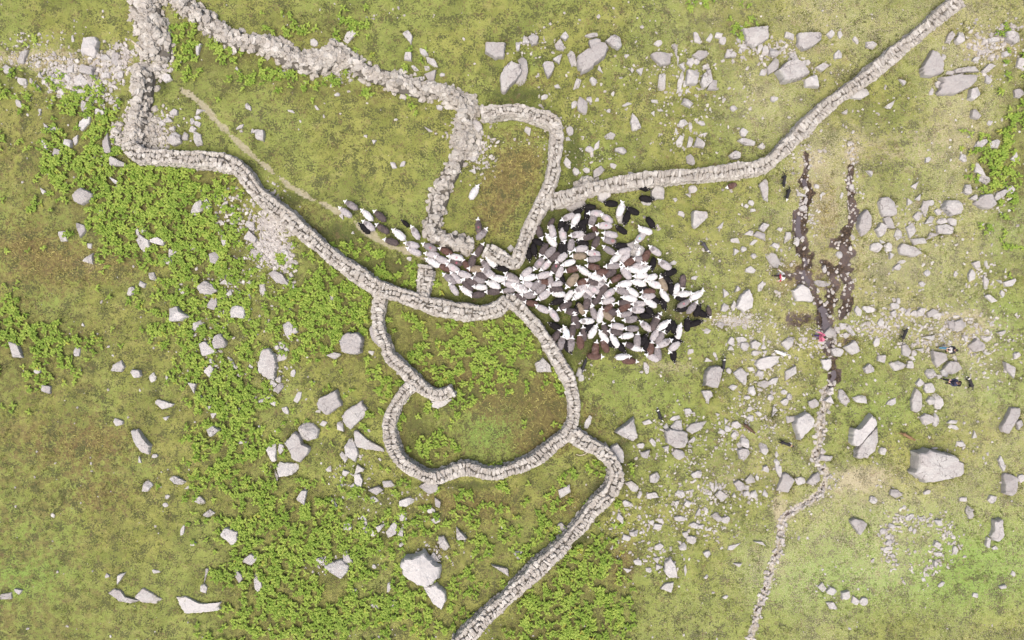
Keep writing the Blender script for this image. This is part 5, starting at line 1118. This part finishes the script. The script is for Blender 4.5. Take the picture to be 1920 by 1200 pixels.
# ------------------------------------------------------------------ labels: every rock and sheep told apart by look and by what it lies beside
DIRS = ['right of', 'lower right of', 'below', 'lower left of', 'left of', 'upper left of', 'above', 'upper right of']
ORD = ['', 'second ', 'third ', 'fourth ', 'fifth ', 'sixth ', 'seventh ', 'eighth ', 'ninth ']
def relabel(items, anchors, desc, maker):
    cells = {}
    for it in items:
        ds = sorted((math.hypot(it['x'] - a[0], it['y'] - a[1]), k) for k, a in enumerate(anchors)); d, k = ds[0]
        a = anchors[k]; dr = DIRS[int(((math.degrees(math.atan2(it['y'] - a[1], it['x'] - a[0])) + 22.5) % 360) // 45)]
        it['an'], it['dr'], it['dd'] = a[2], dr, d
        cells.setdefault((a[2], dr, desc(it)), []).append(it)
    for (an, dr, ds_), L in cells.items():
        L.sort(key=lambda q: q['dd'])
        for k, it in enumerate(L):
            it['ob']['label'] = maker(ds_, dr, an, k, len(L))
BOX = [(60, 110, 'the pale track at the top left'), (163, 85, 'the big block by the pale track'), (160, 150, 'the stone scatter left of the path gap'), (240, 285, 'the bent wall corner'), (345, 240, 'the stones inside the bent wall corner'), (320, 150, 'the upper path end'),
 (150, 366, 'the grey boulder in the ferns'), (270, 445, 'the split slabs in the ferns'), (390, 560, 'the fern edge rocks'), (515, 440, 'the rubble slope below the left wall'), (330, 590, 'the flat boulder amid ferns'), (27, 656, 'the pale rock in the left ferns'), (225, 690, 'the triangular rock on the left moor'),
 (395, 655, 'the round rock pair in ferns'), (500, 680, 'the mossy upright boulder'), (659, 644, 'the square boulder by the spur wall'), (616, 755, 'the cracked block boulder'), (565, 830, 'the twin boulders in the lower ferns'), (665, 780, 'the tilted slab boulder'), (655, 840, 'the wedge boulder'), (261, 827, 'the long slab on the left moor'), (305, 757, 'the flat oval rock on the moor'),
 (430, 1005, 'the hollow rock in the lower ferns'), (260, 1115, 'the bedrock at the bottom left'), (630, 1065, 'the notched boulder'), (786, 1065, 'the great dome boulder'), (715, 985, 'the row of stones below the fold'), (690, 900, 'the stacked rocks left of the fold'), (860, 1000, 'the brown round rock under the fold'), (1050, 930, 'the lower wall bend'),
 (960, 142, 'the layered pair of slabs'), (1110, 100, 'the two lobed boulder'), (1150, 80, 'the flat topped rock on the top edge'), (1240, 110, 'the half sunk slab'), (1300, 145, 'the rocks at the narrow stone row'), (1415, 75, 'the dark boulder on the top edge'), (1487, 130, 'the broad cracked boulder by the diagonal wall'), (1600, 170, 'the middle of the diagonal wall'), (1747, 115, 'the ribbed boulder'), (1795, 155, 'the long ridged boulder'), (1875, 90, 'the top right scree'), (1090, 200, 'the oval rock above the pen'), (1192, 230, 'the pointed rock'), (1295, 255, 'the rocks above the diagonal wall'), (1400, 260, 'the long white rock by the wall bend'), (800, 130, 'the collapsed wall'), (700, 260, 'the field inside the walls'), (890, 270, 'the fallen pen wall'),
 (1310, 410, 'the cracked rock right of the flock'), (1397, 562, 'the pitted boulder right of the flock'), (1195, 467, 'the dark slab amid the sheep'), (1410, 450, 'the open grass rocks left of the stream'), (1507, 550, 'the square boulder on the stream bank'), (1500, 430, 'the left stream branch'), (1590, 420, 'the right stream branch'), (1622, 417, 'the spindle boulder'), (1665, 386, 'the purple boulder'), (1709, 469, 'the long low boulder'), (1745, 400, 'the boulder cluster past the stream'), (1787, 389, 'the rough boulder near the right ferns'), (1850, 377, 'the white boulder in the right ferns'), (1840, 520, 'the right edge bog'), (1700, 580, 'the rubble row below the bog'),
 (1336, 707, 'the speckled block boulder'), (1390, 705, 'the keeled boulder'), (1440, 682, 'the white dog'), (1390, 645, 'the small rocks below the gravel'), (1479, 644, 'the three sided boulder by the stream'), (1597, 654, 'the angular streamside boulder'), (1785, 655, 'the person in blue trousers'), (1797, 722, 'the person in navy'), (1707, 684, 'the flat double rock'), (1750, 745, 'the upright slab trio'), (1507, 797, 'the heart shaped boulder'), (1619, 820, 'the great split boulder'), (1763, 875, 'the huge pale slab'), (1895, 787, 'the long block on the right edge'), (1177, 807, 'the triangle boulder'), (1270, 822, 'the boulder cluster under the flock'), (1375, 805, 'the brown dog'), (1395, 850, 'the upright rock pair'),
 (1226, 896, 'the smooth egg shaped rock'), (1345, 920, 'the stacked stones below the cluster'), (1295, 985, 'the lower rock scatter'), (1257, 1066, 'the mossy topped boulder'), (1474, 905, 'the rough rock by the gully'), (1611, 986, 'the lone pentagon rock'), (1720, 1010, 'the ring of small stones'), (1869, 992, 'the tall cracked block'), (1580, 1115, 'the five rocks in a line'), (1897, 905, 'the stepped block at right')]
def rdesc(d):
    r = d['l'] / max(d['w'], 1); rd = 'thin' if r > 2.4 else 'long' if r > 1.65 else 'oblong' if r > 1.25 else 'compact'
    sz = 'huge' if d['a'] > 2400 else 'large' if d['a'] > 800 else 'medium' if d['a'] > 260 else 'small'
    return f"{sz} {rd} {'boulder' if d['big'] else 'rock'}"
def rmake(ds_, dr, an, k, n_):
    return f"{ds_} {dr} {an}" if k == 0 and n_ == 1 else f"{'nearest ' if k == 0 else ORD[k] if k < 9 else 'farthest '}{ds_} {dr} {an}"
ind = [d for d in ALLR[:NIND]]
relabel(ind, BOX, rdesc, rmake)
for d in ind:
    d['ob']['category'] = 'boulder' if d['big'] else 'rock'; d['ob']['group'] = 'boulders on the hillside' if d['big'] else 'rocks lying in the grass'
HEADW = ['right', 'lower right', 'down', 'lower left', 'left', 'upper left', 'up', 'upper right']
SBOX = [(650, 385, 'the head of the file'), (700, 410, 'the path'), (760, 440, 'the pen wall corner'), (800, 475, 'the wall stub'), (855, 505, 'the gap between the walls'), (860, 540, 'the grass inside the mouth'), (897, 440, 'the pen gateway'), (890, 358, 'the pen grass'), (910, 500, 'the foot of the gateway'), (955, 530, 'the wall end'), (960, 565, 'the fold wall corner'),
 (1095, 400, 'the black huddle'), (1035, 435, 'the pen wall foot'), (1010, 470, 'the lower pen wall'), (1130, 420, 'the upper edge of the flock'), (1075, 440, 'the upper green patch'), (1140, 465, 'the upper middle flock'), (1190, 395, 'the rock above the flock'), (1215, 360, 'the boulder under the wall'), (1207, 435, 'the grass edge at upper right'), (1195, 470, 'the dark slab amid the sheep'),
 (1060, 495, 'the left middle flock'), (1071, 528, 'the big tan sheep'), (1010, 530, 'the wall end on the flock side'), (1045, 565, 'the green gap in the flock'), (1125, 520, 'the centre of the flock'), (1100, 560, 'the dark striped ewe'), (1150, 560, 'the middle of the lower flock'), (1185, 505, 'the right centre flock'), (1215, 530, 'the white row at right'), (1250, 520, 'the black pair at right'), (1195, 570, 'the speckled ewes'), (1245, 560, 'the right gap in the flock'), (1300, 565, 'the right tip of the flock'),
 (1060, 635, 'the wall at the lower flock'), (1095, 615, 'the lower left flock'), (1130, 640, 'the lower edge of the flock'), (1180, 610, 'the lower centre flock'), (1176, 672, 'the bottom edge of the flock'), (1210, 645, 'the lower black cluster'), (1245, 630, 'the lower right flock'), (1285, 600, 'the bare earth streak'), (1022, 590, 'the fold wall side of the flock'), (1370, 349, 'the diagonal wall bend')]
def sdesc(s):
    mk = {'red': 'red marked ', 'rump': 'red rumped ', 'pink': 'pink stained ', 'blue': 'blue marked ', 'bluish': 'bluish ', 'dark': 'spotted ', '': ''}[s['mk']]
    return f"{'small ' if s['small'] else 'big ' if s['large'] else ''}{mk}{DARKW[s['coat']]} sheep facing {HEADW[int(((s['hd'] + 22.5) % 360) // 45)]}"
def smake(ds_, dr, an, k, n_):
    return f"{ds_}, {dr} {an}" if n_ == 1 else f"{'nearest ' if k == 0 else ORD[k] if k < 9 else 'farthest '}{ds_}, {dr} {an}"
relabel(SHL, SBOX, sdesc, smake)
for s in SHL: s['ob']['category'] = 'sheep'; s['ob']['group'] = 'sheep driven between the walls'
